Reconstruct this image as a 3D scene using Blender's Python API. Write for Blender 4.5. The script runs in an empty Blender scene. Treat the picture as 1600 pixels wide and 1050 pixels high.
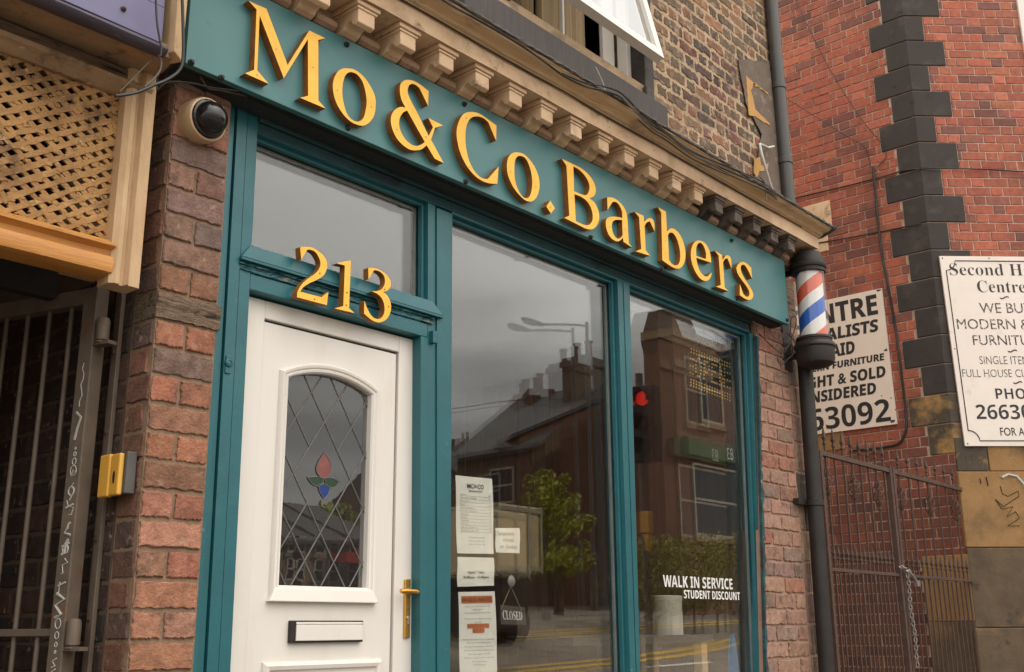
import bpy, math, random
import numpy as np
from mathutils import Vector, Matrix
from mathutils.geometry import tessellate_polygon
rnd = random.Random(7)
sc = bpy.context.scene
COL = sc.collection
R = math.radians

# ------------------------------------------------------------------ camera
FPX = 1678.0
CAM = np.array([0.0, -3.41, 1.3])
def _basis(yaw, pitch, roll):
    cy, sy, cp, sp, cr, sr = math.cos(yaw), math.sin(yaw), math.cos(pitch), math.sin(pitch), math.cos(roll), math.sin(roll)
    f = np.array([sy*cp, cy*cp, sp]); r = np.array([cy, -sy, 0]); u = np.cross(r, f)
    return np.array([cr*r+sr*u, -sr*r+cr*u, f])
MB3 = _basis(R(49.2), R(15.34), R(-0.47))
cd = bpy.data.cameras.new('camera'); cam = bpy.data.objects.new('camera', cd); COL.objects.link(cam)
cd.sensor_width = 36; cd.lens = FPX*36/1600; cd.clip_start = .05; cd.clip_end = 600
cam.matrix_world = Matrix([[MB3[0][i], MB3[1][i], -MB3[2][i], CAM[i]] for i in range(3)]+[[0, 0, 0, 1]])
sc.camera = cam

# ------------------------------------------------------------------ world, sun, exposure
SUN_AZ, SUN_EL = R(38), R(44)           # azimuth from +Y towards +X: behind the shop, high on the right
w = bpy.data.worlds.new('World'); sc.world = w; w.use_nodes = True
nt = w.node_tree; nt.nodes.clear()
def nn(t, **k):
    n = nt.nodes.new(t)
    for a, b in k.items(): setattr(n, a, b)
    return n
out = nn('ShaderNodeOutputWorld'); bg = nn('ShaderNodeBackground'); bg.inputs[1].default_value = 0.1
sky = nn('ShaderNodeTexSky', sky_type='NISHITA', sun_disc=False, sun_elevation=SUN_EL, sun_rotation=SUN_AZ)
tc = nn('ShaderNodeTexCoord'); sx = nn('ShaderNodeSeparateXYZ')
mp = nn('ShaderNodeMapping'); mp.inputs['Scale'].default_value = (1.3, 1.3, 7.0)
nz = nn('ShaderNodeTexNoise'); nz.inputs['Scale'].default_value = 1.6; nz.inputs['Detail'].default_value = 6; nz.inputs['Roughness'].default_value = .5
m1 = nn('ShaderNodeMath', operation='MULTIPLY_ADD'); m1.inputs[1].default_value = .34; m1.inputs[2].default_value = -.17
m2 = nn('ShaderNodeMath', operation='ADD')
cr = nn('ShaderNodeValToRGB')
stops = [(0.0, 15.0), (.09, 13), (.14, 9.5), (.19, 9.0), (.24, 14.5), (.30, 22.5), (.40, 24), (.62, 19), (1, 19)]
e = cr.color_ramp.elements
while len(e) < len(stops): e.new(.5)
for el, (p, v) in zip(e, stops):
    el.position = p; v /= 26; el.color = (v, v*.965, v*.91, 1)
gain = nn('ShaderNodeVectorMath', operation='SCALE'); gain.inputs['Scale'].default_value = 27.1
mx = nn('ShaderNodeMix', data_type='RGBA'); mx.inputs[0].default_value = .9
# added bright lobe in the sky over the street, for directional light on the fronts
lob = nn('ShaderNodeVectorMath', operation='DOT_PRODUCT'); lob.inputs[1].default_value = tuple(Vector((.0, -.50, .80)).normalized())
lmx = nn('ShaderNodeMath', operation='MAXIMUM'); lmx.inputs[1].default_value = 0.0
lpw = nn('ShaderNodeMath', operation='POWER'); lpw.inputs[1].default_value = 9
lcl = nn('ShaderNodeVectorMath', operation='SCALE'); lcl.inputs[0].default_value = (40, 37.6, 33.6)
ladd = nn('ShaderNodeVectorMath', operation='ADD')
L = nt.links.new
L(tc.outputs['Generated'], sx.inputs[0]); L(tc.outputs['Generated'], mp.inputs[0]); L(mp.outputs[0], nz.inputs['Vector'])
L(nz.outputs['Fac'], m1.inputs[0]); L(m1.outputs[0], m2.inputs[0]); L(sx.outputs['Z'], m2.inputs[1]); L(m2.outputs[0], cr.inputs[0])
L(cr.outputs[0], gain.inputs[0]); L(sky.outputs[0], mx.inputs['A'])
L(tc.outputs['Generated'], lob.inputs[0]); L(lob.outputs['Value'], lmx.inputs[0]); L(lmx.outputs[0], lpw.inputs[0]); L(lpw.outputs[0], lcl.inputs['Scale'])
L(gain.outputs[0], ladd.inputs[0]); L(lcl.outputs[0], ladd.inputs[1]); L(ladd.outputs[0], mx.inputs['B'])
L(mx.outputs['Result'], bg.inputs[0]); L(bg.outputs[0], out.inputs[0])
sd = bpy.data.lights.new('sun', 'SUN'); so = bpy.data.objects.new('sun', sd); COL.objects.link(so)
sd.energy = 5.0; sd.angle = R(3); sd.color = (1, .9, .76)
sdir = Vector((math.sin(SUN_AZ)*math.cos(SUN_EL), math.cos(SUN_AZ)*math.cos(SUN_EL), math.sin(SUN_EL)))
so.rotation_euler = sdir.to_track_quat('Z', 'Y').to_euler(); so.location = (0, 0, 30)
vs = sc.view_settings; vs.view_transform = 'Standard'; vs.look = 'None'; vs.exposure = -0.08; vs.gamma = 1
sc.render.engine = 'CYCLES'
sc.cycles.transparent_max_bounces = 24; sc.cycles.glossy_bounces = 4; sc.cycles.max_bounces = 8
sc.cycles.use_denoising = True

# ------------------------------------------------------------------ pixel -> plane helpers (the photo's own perspective)
def ray(px, py): return MB3.T @ np.array([px-800, 525-py, FPX])
def at(px, py, Y=0.0):
    d = ray(px, py); return CAM + d*((Y-CAM[1])/d[1])
def atx(px, py, X):
    d = ray(px, py); return CAM + d*(X/d[0])
def atz(px, py, Z):
    d = ray(px, py); return CAM + d*((Z-CAM[2])/d[2])

# ------------------------------------------------------------------ materials
MATS = {}
def mat(name, c1, c2=None, rough=.6, metal=0., scale=8., bump=0., bscale=40., dirt=None, attr=False, spec=.5, stretch=None, detail=5, emis=0, rvar=.1, bdist=.01):
    m = bpy.data.materials.new(name); m.use_nodes = True; t = m.node_tree; N = t.nodes; K = t.links.new
    b = N['Principled BSDF']; b.inputs['Metallic'].default_value = metal; b.inputs['Specular IOR Level'].default_value = spec
    co = N.new('ShaderNodeTexCoord'); oi = N.new('ShaderNodeObjectInfo'); ad = N.new('ShaderNodeVectorMath'); ad.operation = 'MULTIPLY_ADD'; ad.inputs[1].default_value = (37, 23, 11)
    K(oi.outputs['Random'], ad.inputs[0]); K(co.outputs['Object'], ad.inputs[2]); vec = ad.outputs[0]
    if stretch:
        mp = N.new('ShaderNodeMapping'); mp.inputs['Scale'].default_value = stretch; K(vec, mp.inputs[0]); vec = mp.outputs[0]
    def noise(s, d=5, r=.6):
        n = N.new('ShaderNodeTexNoise'); n.inputs['Scale'].default_value = s; n.inputs['Detail'].default_value = d; n.inputs['Roughness'].default_value = r
        K(vec, n.inputs['Vector']); return n.outputs['Fac']
    def ramp(f, lo, hi):
        n = N.new('ShaderNodeMapRange'); n.inputs[1].default_value = lo; n.inputs[2].default_value = hi; n.clamp = True
        K(f, n.inputs[0]); return n.outputs[0]
    n1 = noise(scale, detail)
    mixn = N.new('ShaderNodeMix'); mixn.data_type = 'RGBA'; K(ramp(n1, .3, .7), mixn.inputs[0])
    if c2 is None: c2 = tuple(x*.72 for x in c1)
    mixn.inputs['A'].default_value = (*c1, 1); mixn.inputs['B'].default_value = (*c2, 1)
    colr = mixn.outputs['Result']
    if attr:
        a = N.new('ShaderNodeAttribute'); a.attribute_name = 'Col'
        mul = N.new('ShaderNodeMix'); mul.data_type = 'RGBA'; mul.blend_type = 'MULTIPLY'; mul.inputs[0].default_value = 1
        K(a.outputs['Color'], mul.inputs['A']); K(colr, mul.inputs['B']); colr = mul.outputs['Result']
    for dd in (dirt or []):
        dc, ds, lo, hi = dd[:4]
        mm = N.new('ShaderNodeMix'); mm.data_type = 'RGBA'; K(ramp(noise(ds, 8, .65), lo, hi), mm.inputs[0])
        K(colr, mm.inputs['A']); mm.inputs['B'].default_value = (*dc, 1); colr = mm.outputs['Result']
    K(colr, b.inputs['Base Color'])
    rr = N.new('ShaderNodeMapRange'); rr.inputs[3].default_value = max(.02, rough-rvar); rr.inputs[4].default_value = min(1, rough+rvar); K(n1, rr.inputs[0]); K(rr.outputs[0], b.inputs['Roughness'])
    if bump:
        bn = N.new('ShaderNodeBump'); bn.inputs['Strength'].default_value = bump; bn.inputs['Distance'].default_value = bdist
        K(noise(bscale, 8, .65), bn.inputs['Height']); K(bn.outputs[0], b.inputs['Normal'])
    if emis:
        b.inputs['Emission Color'].default_value = (*c1, 1); b.inputs['Emission Strength'].default_value = emis
    MATS[name] = m; return m

def glass(name, tint=(1, 1, 1), ior=1.5, bump=0., bscale=6.):
    m = bpy.data.materials.new(name); m.use_nodes = True; t = m.node_tree; N = t.nodes; K = t.links.new; N.clear()
    o = N.new('ShaderNodeOutputMaterial'); mx = N.new('ShaderNodeMixShader'); tr = N.new('ShaderNodeBsdfTransparent'); gl = N.new('ShaderNodeBsdfGlossy')
    tr.inputs[0].default_value = (*tint, 1); gl.inputs['Roughness'].default_value = 0.0; gl.inputs[0].default_value = (1, 1, 1, 1)
    fr = N.new('ShaderNodeFresnel'); ge = N.new('ShaderNodeNewGeometry'); mr = N.new('ShaderNodeMapRange')
    mr.inputs[3].default_value = ior; mr.inputs[4].default_value = 1/ior; K(ge.outputs['Backfacing'], mr.inputs[0]); K(mr.outputs[0], fr.inputs['IOR'])
    if bump:
        co = N.new('ShaderNodeTexCoord'); nz = N.new('ShaderNodeTexNoise'); nz.inputs['Scale'].default_value = bscale; nz.inputs['Detail'].default_value = 3
        bn = N.new('ShaderNodeBump'); bn.inputs['Strength'].default_value = bump; bn.inputs['Distance'].default_value = .01
        K(co.outputs['Object'], nz.inputs['Vector']); K(nz.outputs['Fac'], bn.inputs['Height']); K(bn.outputs[0], gl.inputs['Normal']); K(bn.outputs[0], fr.inputs['Normal'])
    K(fr.outputs[0], mx.inputs[0]); K(tr.outputs[0], mx.inputs[1]); K(gl.outputs[0], mx.inputs[2]); K(mx.outputs[0], o.inputs[0])
    MATS[name] = m; return m

def clear_lacquer(name, c):   # plain glossy sheet for stained glass
    return mat(name, c, tuple(x*.8 for x in c), rough=.15, scale=30)

TEAL = mat('teal_paint', (.016, .120, .142), (.012, .096, .116), rough=.38, scale=5, bump=.25, bscale=55, dirt=[((.030, .13, .14), 3, .58, .75), ((.26, .23, .18), 30, .70, .715), ((.004, .022, .028), 17, .70, .76)], bdist=.004)
TEALW = mat('worn_teal_paint', (.014, .105, .125), (.008, .06, .072), rough=.5, scale=7, bump=.9, bscale=14, stretch=(.5, 4, 4), dirt=[((.30, .25, .17), 9, .60, .64), ((.006, .02, .024), 7, .60, .68)], bdist=.012)
FASC = mat('fascia_paint', (.055, .175, .180), (.047, .158, .165), rough=.42, scale=3, bump=.10, bscale=160, dirt=[((.085, .20, .20), 2.2, .55, .8), ((.02, .07, .08), 7, .66, .85)], bdist=.002)
GOLD = mat('yellow_letter_paint', (.93, .53, .055), (.88, .45, .040), rough=.5, scale=14, bump=.12, bscale=70, dirt=[((.74, .34, .03), 5, .58, .76), ((.25, .10, .02), 60, .76, .80)], bdist=.003)
GOLDS = mat('orange_letter_edge', (.30, .115, .018), (.18, .06, .012), rough=.6, scale=30, bump=.3, bscale=80, bdist=.003)
WHITE = mat('white_plastic', (.715, .675, .625), (.69, .645, .595), rough=.33, scale=4, stretch=(1.6, 1.6, .5), bump=.05, bscale=30, dirt=[((.62, .55, .45), 4, .56, .85), ((.40, .34, .27), 30, .72, .80)])
PAPER = mat('white_paper', (.80, .78, .74), (.74, .72, .68), rough=.8, scale=9, bump=.3, bscale=8, bdist=.004)
INK = mat('black_ink', (.02, .02, .022), rough=.6)
GREYINK = mat('grey_print', (.17, .165, .16), rough=.8)
ORINK = mat('orange_print', (.55, .16, .05), rough=.8)
WVINYL = mat('white_vinyl', (.82, .80, .77), rough=.5)
BRASS = mat('brass', (.72, .42, .10), (.60, .32, .07), rough=.28, metal=.85, scale=20)
BLACKM = mat('black_paint', (.016, .0135, .012), (.030, .025, .022), spec=.35, rough=.5, scale=9, bump=.35, bscale=45, dirt=[((.12, .10, .085), 14, .66, .74)], bdist=.004)
BLACKG = mat('black_gloss_plastic', (.010, .010, .011), rough=.12, rvar=.05)
CREAMP = mat('cream_plastic', (.55, .39, .235), (.46, .31, .18), rough=.5, scale=12, dirt=[((.25, .17, .10), 9, .60, .75)])
BRICKD = mat('old_brick', (1, 1, 1), (.55, .5, .47), rough=.9, scale=26, bump=1, bscale=85, attr=True, dirt=[((.07, .048, .038), 9, .55, .72), ((.42, .29, .21), 21, .60, .72), ((.03, .022, .02), 55, .66, .72)], bdist=.010)
BRICKU = mat('sooty_brick', (1, 1, 1), (.55, .5, .48), rough=.92, scale=14, bump=.9, bscale=40, attr=True, dirt=[((.040, .030, .026), 5, .54, .74), ((.34, .25, .18), 15, .545, .66)], bdist=.01)
BRICKR = mat('red_brick', (1, 1, 1), (.70, .66, .64), rough=.85, scale=24, bump=.6, bscale=70, attr=True, dirt=[((.12, .05, .038), 1.6, .50, .74), ((.10, .05, .04), 15, .62, .74), ((.44, .22, .15), 33, .68, .76)], bdist=.005)
MORTD = mat('brown_mortar', (.30, .195, .125), (.22, .14, .09), rough=.95, scale=12, bump=.9, bscale=60, dirt=[((.08, .055, .04), 5, .55, .75)], bdist=.008)
MORTU = mat('pale_mortar', (.47, .34, .215), (.36, .25, .155), rough=.95, scale=9, bump=1, bscale=30, dirt=[((.10, .075, .058), 4, .5, .72)], bdist=.012)
MORTR = mat('thin_mortar', (.56, .42, .33), (.44, .31, .24), rough=.95, scale=9, bump=.6, bscale=60, dirt=[((.12, .07, .055), 2, .55, .75)])
MORTP = mat('pink_render', (.40, .25, .18), (.30, .18, .125), rough=.95, scale=7, bump=.8, bscale=50, dirt=[((.09, .07, .06), 5, .62, .72)], bdist=.008)
STONE = mat('cream_stone_paint', (.72, .52, .34), (.58, .40, .25), rough=.75, scale=5, bump=.5, bscale=35, dirt=[((.34, .22, .125), 3, .52, .74), ((.20, .13, .08), 9, .60, .74), ((.05, .036, .025), 14, .68, .73)], bdist=.008)
STONEB = mat('brown_stone', (.34, .22, .135), (.22, .14, .088), rough=.85, scale=8, bump=.6, bscale=40, dirt=[((.06, .042, .03), 6, .55, .72)], bdist=.008)
CROWN = mat('ochre_stone', (.60, .43, .26), (.50, .34, .19), rough=.8, scale=5, stretch=(.8, 1.6, 1.6), bump=.5, bscale=22, dirt=[((.13, .085, .05), 3.5, .56, .76), ((.62, .48, .32), 5, .62, .76), ((.04, .03, .022), 16, .70, .76)], bdist=.008)
SOOT = mat('blackened_stone', (.075, .065, .06), (.045, .038, .035), rough=.9, scale=10, bump=.6, bscale=60, dirt=[((.22, .17, .13), 30, .68, .78)])
QUOIN = mat('dark_quoin_stone', (.034, .027, .0245), (.050, .040, .036), rough=.85, scale=5, bump=.6, bscale=55, dirt=[((.095, .076, .064), 3.5, .55, .80), ((.018, .014, .013), 9, .58, .72)], bdist=.005)
SANDST = mat('ochre_sandstone', (.33, .185, .072), (.24, .135, .055), rough=.9, scale=5, bump=.5, bscale=40, dirt=[((.075, .055, .038), 2.0, .53, .74), ((.45, .28, .11), 9, .62, .74)], bdist=.008)
SANDD = mat('grimy_sandstone', (.135, .092, .052), (.080, .056, .036), rough=.9, scale=5, bump=.5, bscale=40, dirt=[((.26, .15, .06), 2.2, .55, .72), ((.03, .024, .018), 4, .60, .72)], bdist=.008)
SOOTS = mat('sooty_sandstone', (.085, .064, .045), (.05, .04, .03), rough=.9, scale=6, bump=.6, bscale=40, dirt=[((.38, .22, .08), 3.0, .50, .66), ((.03, .024, .02), 7, .60, .70)], bdist=.008)
LEAD = mat('grey_flashing', (.10, .088, .076), (.06, .052, .046), rough=.9, scale=20, bump=1, bscale=50, dirt=[((.24, .20, .16), 35, .6, .72)], bdist=.012)
SILL = mat('dark_sill_stone', (.070, .060, .056), (.055, .047, .044), rough=.8, scale=6, stretch=(8, 1, .6), bump=.3, bscale=14)
PURPLE = mat('faded_purple_paint', (.155, .145, .26), (.125, .115, .215), rough=.5, scale=3, bump=.2, bscale=50, dirt=[((.07, .06, .10), 7, .64, .76)], bdist=.004)
PURPD = mat('dark_purple_paint', (.045, .040, .060), (.07, .06, .08), rough=.5, scale=5, stretch=(.6, 3, 3), bump=.4, bscale=15, dirt=[((.30, .22, .16), 6, .64, .72)])
PEEL = mat('peeling_cream_paint', (.36, .245, .145), (.24, .16, .095), rough=.85, scale=7, bump=.9, bscale=14, dirt=[((.44, .22, .065), 3, .57, .66), ((.07, .048, .03), 7, .56, .70), ((.55, .42, .27), 18, .64, .70)], bdist=.012)
TANP = mat('tan_old_paint', (.58, .40, .235), (.46, .30, .165), rough=.75, scale=5, stretch=(3, 3, 1), bump=.5, bscale=24, dirt=[((.14, .095, .06), 9, .66, .76)], bdist=.006)
LATT = mat('flaking_lattice_paint', (.50, .28, .108), (.34, .18, .068), rough=.9, scale=9, bump=1, bscale=26, dirt=[((.15, .085, .04), 5, .50, .66), ((.66, .47, .27), 22, .60, .72), ((.05, .035, .022), 40, .64, .70)], bdist=.014)
ORWOOD = mat('orange_varnished_wood', (.57, .26, .055), (.44, .18, .036), rough=.45, scale=5, stretch=(.5, 4, 4), bump=.3, bscale=18, dirt=[((.16, .07, .02), 6, .60, .74), ((.70, .50, .28), 10, .72, .78)])
DARKW = mat('rotten_timber', (.29, .195, .125), (.15, .10, .065), rough=.9, scale=9, stretch=(1, 4, 7), bump=1, bscale=14, bdist=.03, dirt=[((.03, .022, .016), 6, .55, .66)])
GATEM = mat('weathered_gate_steel', (.155, .115, .085), (.10, .075, .055), rough=.6, scale=9, bump=.4, bscale=45, dirt=[((.14, .055, .025), 8, .60, .70)], bdist=.004)
RUSTY = mat('rusty_iron', (.095, .052, .038), (.055, .032, .025), rough=.75, scale=12, bump=.5, bscale=60, dirt=[((.13, .06, .03), 14, .60, .72)])
GALV = mat('galvanised_steel', (.45, .43, .40), (.30, .28, .26), rough=.35, metal=.7, scale=25)
YBOX = mat('yellow_plastic', (.74, .40, .06), (.64, .33, .045), rough=.4, scale=9, dirt=[((.36, .22, .07), 14, .64, .76)])
GREYP = mat('grey_plastic', (.10, .095, .085), rough=.6)
SPRAY = mat('white_spray_paint', (.50, .49, .46), rough=.8)
SPRAYK = mat('black_spray_paint', (.035, .028, .022), rough=.8)
CABLE = mat('black_cable', (.022, .019, .017), rough=.55)
CABLEB = mat('brown_cable', (.13, .095, .065), rough=.7)
CABLEW = mat('white_cable', (.55, .52, .47), rough=.6)
DRAIN = mat('dark_green_pipe', (.045, .042, .038), (.062, .057, .051), rough=.45, scale=7)
SIGNW = mat('white_enamel', (.80, .715, .655), (.75, .665, .60), rough=.45, scale=5, dirt=[((.50, .40, .32), 4, .60, .8)])
SIGNC = mat('cream_enamel', (.80, .70, .615), (.74, .64, .55), rough=.5, scale=5, dirt=[((.50, .38, .27), 6, .66, .82)])
SBLK = mat('sign_black', (.022, .020, .022), rough=.55)
SBLKF = mat('faded_sign_black', (.035, .03, .03), (.05, .045, .045), rough=.6, scale=9, dirt=[((.70, .60, .51), 55, .55, .60)])
DARKIN = mat('dark_interior', (.045, .033, .026), (.035, .026, .020), rough=.9)
WOODIN = mat('brown_planks', (.13, .060, .035), (.095, .042, .025), rough=.6, scale=4, stretch=(6, 6, .5))
FLOORIN = mat('interior_floor', (.10, .075, .055), rough=.5)
CURT = mat('cream_curtain', (.55, .42, .27), (.42, .31, .19), rough=.9, scale=3, stretch=(9, 9, .3))
TOWEL = mat('blue_towel', (.07, .25, .50), (.05, .18, .38), rough=.95, scale=30, bump=.6, bscale=120)
LEADC = mat('lead_came', (.15, .142, .135), (.10, .096, .092), rough=.5, metal=.2, scale=30)
ROAD = mat('asphalt', (.20, .168, .135), (.15, .125, .10), rough=.85, scale=3, bump=.3, bscale=90, dirt=[((.26, .22, .17), 1.2, .5, .7), ((.08, .068, .056), 2.2, .58, .68)])
PAVE = mat('paving', (.13, .112, .095), (.10, .086, .072), rough=.9, scale=2, bump=.2, bscale=60)
YLINE = mat('yellow_road_paint', (.62, .40, .06), rough=.8, dirt=[((.12, .10, .08), 14, .6, .7)])
WLINE = mat('white_road_paint', (.62, .60, .55), rough=.8, dirt=[((.12, .10, .08), 14, .6, .7)])
SLATE = mat('roof_slate', (.075, .07, .07), (.05, .047, .047), rough=.7, scale=5)
HSTONE = mat('house_stone', (.25, .175, .105), (.19, .13, .08), rough=.9, scale=4, bump=.5, bscale=10, dirt=[((.08, .06, .045), 2, .55, .7)])
LAMPM = mat('lamp_post_grey', (.09, .09, .085), rough=.5)
LAMPH = mat('lamp_lens', (.50, .42, .22), rough=.3)
LEAF = mat('green_leaves', (.36, .36, .04), (.22, .25, .03), rough=.7, scale=1.5)
LEAFH = mat('hedge_leaves', (.24, .22, .03), (.10, .11, .02), rough=.7, scale=1.5)
BARK = mat('bark', (.09, .065, .045), rough=.95)
VANW = mat('pale_lorry_paint', (.62, .52, .32), (.55, .45, .27), rough=.5)
RUBBER = mat('rubber', (.02, .02, .02), rough=.8)
REDL = mat('red_lamp', (1, .03, .02), (1, .03, .02), rough=.3, emis=2.0)
DULLA = mat('unlit_amber_lens', (.10, .05, .01), rough=.3)
DULLG = mat('unlit_green_lens', (.01, .05, .03), rough=.3)
GREENF = mat('green_fascia_paint', (.05, .085, .028), rough=.5)
SHOPW = mat('pale_frame_paint', (.42, .38, .30), rough=.6)
LEDGLOW = mat('amber_led', (.80, .48, .06), rough=.4, emis=.35)  # faint glow added to the unlit dots
SGR = clear_lacquer('red_stained_glass', (.22, .07, .06)); SGG = clear_lacquer('green_stained_glass', (.018, .05, .025)); SGB = clear_lacquer('blue_stained_glass', (.012, .04, .20))
GLASS = glass('window_glass', (.98, .985, .98))
GLASSI = glass('inner_pane_glass', (.97, .97, .96))
GLASSD = glass('patterned_door_glass', (.6, .6, .6), ior=2.05, bump=.012, bscale=7)
_t = GLASSD.node_tree; _o = _t.nodes['Material Output']; _src = _o.inputs[0].links[0].from_socket; _d = _t.nodes.new('ShaderNodeBsdfDiffuse'); _d.inputs[0].default_value = (.30, .29, .28, 1); _m = _t.nodes.new('ShaderNodeMixShader'); _m.inputs[0].default_value = .06
_t.links.new(_src, _m.inputs[1]); _t.links.new(_d.outputs[0], _m.inputs[2]); _t.links.new(_m.outputs[0], _o.inputs[0])
GLASSP = glass('clear_cylinder_glass', (.97, .97, .97), ior=1.45)
GLASSU = glass('sash_glass', (.9, .92, .92), ior=6.5)

# ------------------------------------------------------------------ mesh builder
class MB:
    def __init__(s): s.v = []; s.f = []; s.c = []; s.m = []; s.cur = (1, 1, 1); s.mi = 0
    def face(s, idx): s.f.append(tuple(idx)); s.c.append(s.cur); s.m.append(s.mi)
    def addv(s, pts):
        b = len(s.v); s.v.extend([tuple(float(x) for x in p) for p in pts]); return b
    def hexa(s, p):   # 8 points: bottom ring 0-3, top ring 4-7
        b = s.addv(p)
        for q in ((0, 3, 2, 1), (4, 5, 6, 7), (0, 1, 5, 4), (1, 2, 6, 5), (2, 3, 7, 6), (3, 0, 4, 7)): s.face([b+i for i in q])
        return s
    def box(s, x0, x1, y0, y1, z0, z1):
        return s.hexa([(x0, y0, z0), (x1, y0, z0), (x1, y1, z0), (x0, y1, z0), (x0, y0, z1), (x1, y0, z1), (x1, y1, z1), (x0, y1, z1)])
    def prism(s, ring0, ring1, caps=True):
        n = len(ring0); b = s.addv(ring0); c = s.addv(ring1)
        for i in range(n): s.face((b+i, b+(i+1) % n, c+(i+1) % n, c+i))
        if caps: s.face([b+i for i in range(n)][::-1]); s.face([c+i for i in range(n)])
        return s
    def xprism(s, prof, x0, x1, sh=lambda x: 0):   # profile in (y,z) swept along x
        return s.prism([(x0, y, z+sh(x0)) for y, z in prof], [(x1, y, z+sh(x1)) for y, z in prof])
    def loft(s, rings, closed=True, cap=True):
        n = len(rings[0]); bs = [s.addv(r) for r in rings]
        for a, b in zip(bs, bs[1:]):
            for i in range(n if closed else n-1): s.face((a+i, a+(i+1) % n, b+(i+1) % n, b+i))
        if cap: s.face([bs[0]+i for i in range(n)][::-1]); s.face([bs[-1]+i for i in range(n)])
        return s
    def tube(s, pts, r, n=6):
        pts = [Vector(p) for p in pts]; rings = []; up = None
        for i, p in enumerate(pts):
            t = (pts[min(i+1, len(pts)-1)]-pts[max(i-1, 0)]).normalized()
            if up is None: up = t.orthogonal().normalized()
            up = (up-t*up.dot(t)); up = up.normalized() if up.length > 1e-6 else t.orthogonal().normalized()
            sd = t.cross(up); rr = r[i] if isinstance(r, (list, tuple)) else r
            rings.append([p+(up*math.cos(a)+sd*math.sin(a))*rr for a in [2*math.pi*k/n for k in range(n)]])
        return s.loft(rings)
    def lathe(s, prof, c, axis=(0, 0, 1), n=32, cap=True):   # prof: (r, h)
        ax = Vector(axis).normalized(); u = ax.orthogonal().normalized(); v = ax.cross(u); c = Vector(c)
        return s.loft([[c+ax*h+(u*math.cos(a)+v*math.sin(a))*max(r, 1e-4) for a in [2*math.pi*k/n for k in range(n)]] for r, h in prof], cap=cap)
    def poly_plate(s, loops, fmap, w0, w1, side_mi=None):   # loops of 2D points (outer, holes...), extruded between w0 (back) and w1 (front)
        flat = [p for l in loops for p in l]
        tris = tessellate_polygon([[Vector((p[0], p[1], 0)) for p in l] for l in loops])
        b = s.addv([fmap(p[0], p[1], w1) for p in flat])
        for t in tris: s.face([b+i for i in t])
        k = s.mi
        if side_mi is not None: s.mi = side_mi
        o = 0
        for l in loops:
            n = len(l); a = s.addv([fmap(p[0], p[1], w1) for p in l]); c = s.addv([fmap(p[0], p[1], w0) for p in l])
            for i in range(n): s.face((a+i, a+(i+1) % n, c+(i+1) % n, c+i))
        s.mi = k
        return s
    def build(s, name, m, parent=None, smooth=None, bevel=0, fixn=True):
        me = bpy.data.meshes.new(name); me.from_pydata(s.v, [], s.f)
        ms = m if isinstance(m, (list, tuple)) else [m]
        for q in ms: me.materials.append(q)
        if len(ms) > 1: me.polygons.foreach_set('material_index', s.m)
        ca = me.color_attributes.new('Col', 'FLOAT_COLOR', 'CORNER')
        arr = np.ones((len(me.loops), 4), np.float32); k = 0
        tot = np.array([len(f) for f in s.f]); arr[:, :3] = np.repeat(np.array(s.c, np.float32), tot, axis=0)
        ca.data.foreach_set('color', arr.ravel())
        if fixn:
            import bmesh
            bm = bmesh.new(); bm.from_mesh(me); bmesh.ops.recalc_face_normals(bm, faces=bm.faces); bm.to_mesh(me); bm.free()
        if smooth is not None:
            me.shade_smooth(); me.set_sharp_from_angle(angle=R(smooth))
        o = bpy.data.objects.new(name, me); COL.objects.link(o)
        if bevel:
            bv = o.modifiers.new('bevel', 'BEVEL'); bv.width = bevel; bv.segments = 2; bv.limit_method = 'ANGLE'; bv.angle_limit = R(50)
        if parent is not None:
            o.parent = parent; o.matrix_parent_inverse = Matrix.Translation(parent.location).inverted() if parent.parent is None and parent.type == 'EMPTY' else Matrix.Identity(4)
        return o

def tag(o, label, cat, group=None):
    o['label'] = label; o['category'] = cat
    if group: o['group'] = group
    return o
def thing(name, loc, label, cat, group=None):
    o = bpy.data.objects.new(name, None); o.empty_display_size = .2; COL.objects.link(o); o.location = loc
    return tag(o, label, cat, group)
def kind(o, k): o['kind'] = k; return o

# ------------------------------------------------------------------ brick builder
def bricks(mb, fmap, W, H, course, L, joint, colf, pattern='flemish', depth=.012, jit=.002, n=8, u0=0., skip=None, rows=None, umin=None):
    i = 0; v = 0.
    while v < H-1e-6:
        h = rows[i] if rows else course
        if pattern == 'pier': seq = [W] if i % 2 else [W*.5+rnd.uniform(-.012, .012), W]
        elif pattern == 'side': seq = None
        else: seq = None
        us = []
        if pattern == 'pier':
            a = 0
            for b in seq: us.append((a, b)); a = b
        else:
            if pattern == 'stretcher' or (pattern == 'garden' and i % 4): lens = [L]; off = (i % 2)*L/2
            elif pattern == 'garden': lens = [L/2]; off = L/4
            elif pattern == 'quarter': lens = [L]; off = (i % 2)*L/2
            else: lens = [L, L/2]; off = (i % 2)*L*.75
            a = -off-L*2; k = 0
            while a < W:
                b = a+lens[k % len(lens)]; k += 1
                ja, jb = max(a, umin(v+h/2) if umin else 0), min(b, W)
                if jb-ja > .03: us.append((ja, jb))
                a = b
        for a, b in us:
            x0, x1 = a+joint/2, b-joint/2; z0, z1 = v+joint/2, v+h-joint/2
            if skip and skip((x0+x1)/2, (z0+z1)/2, x0, x1): continue
            mb.cur = colf((x0+x1)/2, (z0+z1)/2)
            brick(mb, fmap, x0, x1, z0, z1, depth+rnd.uniform(-.3, .3)*depth*.35, jit, n)
        v += h; i += 1

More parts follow.
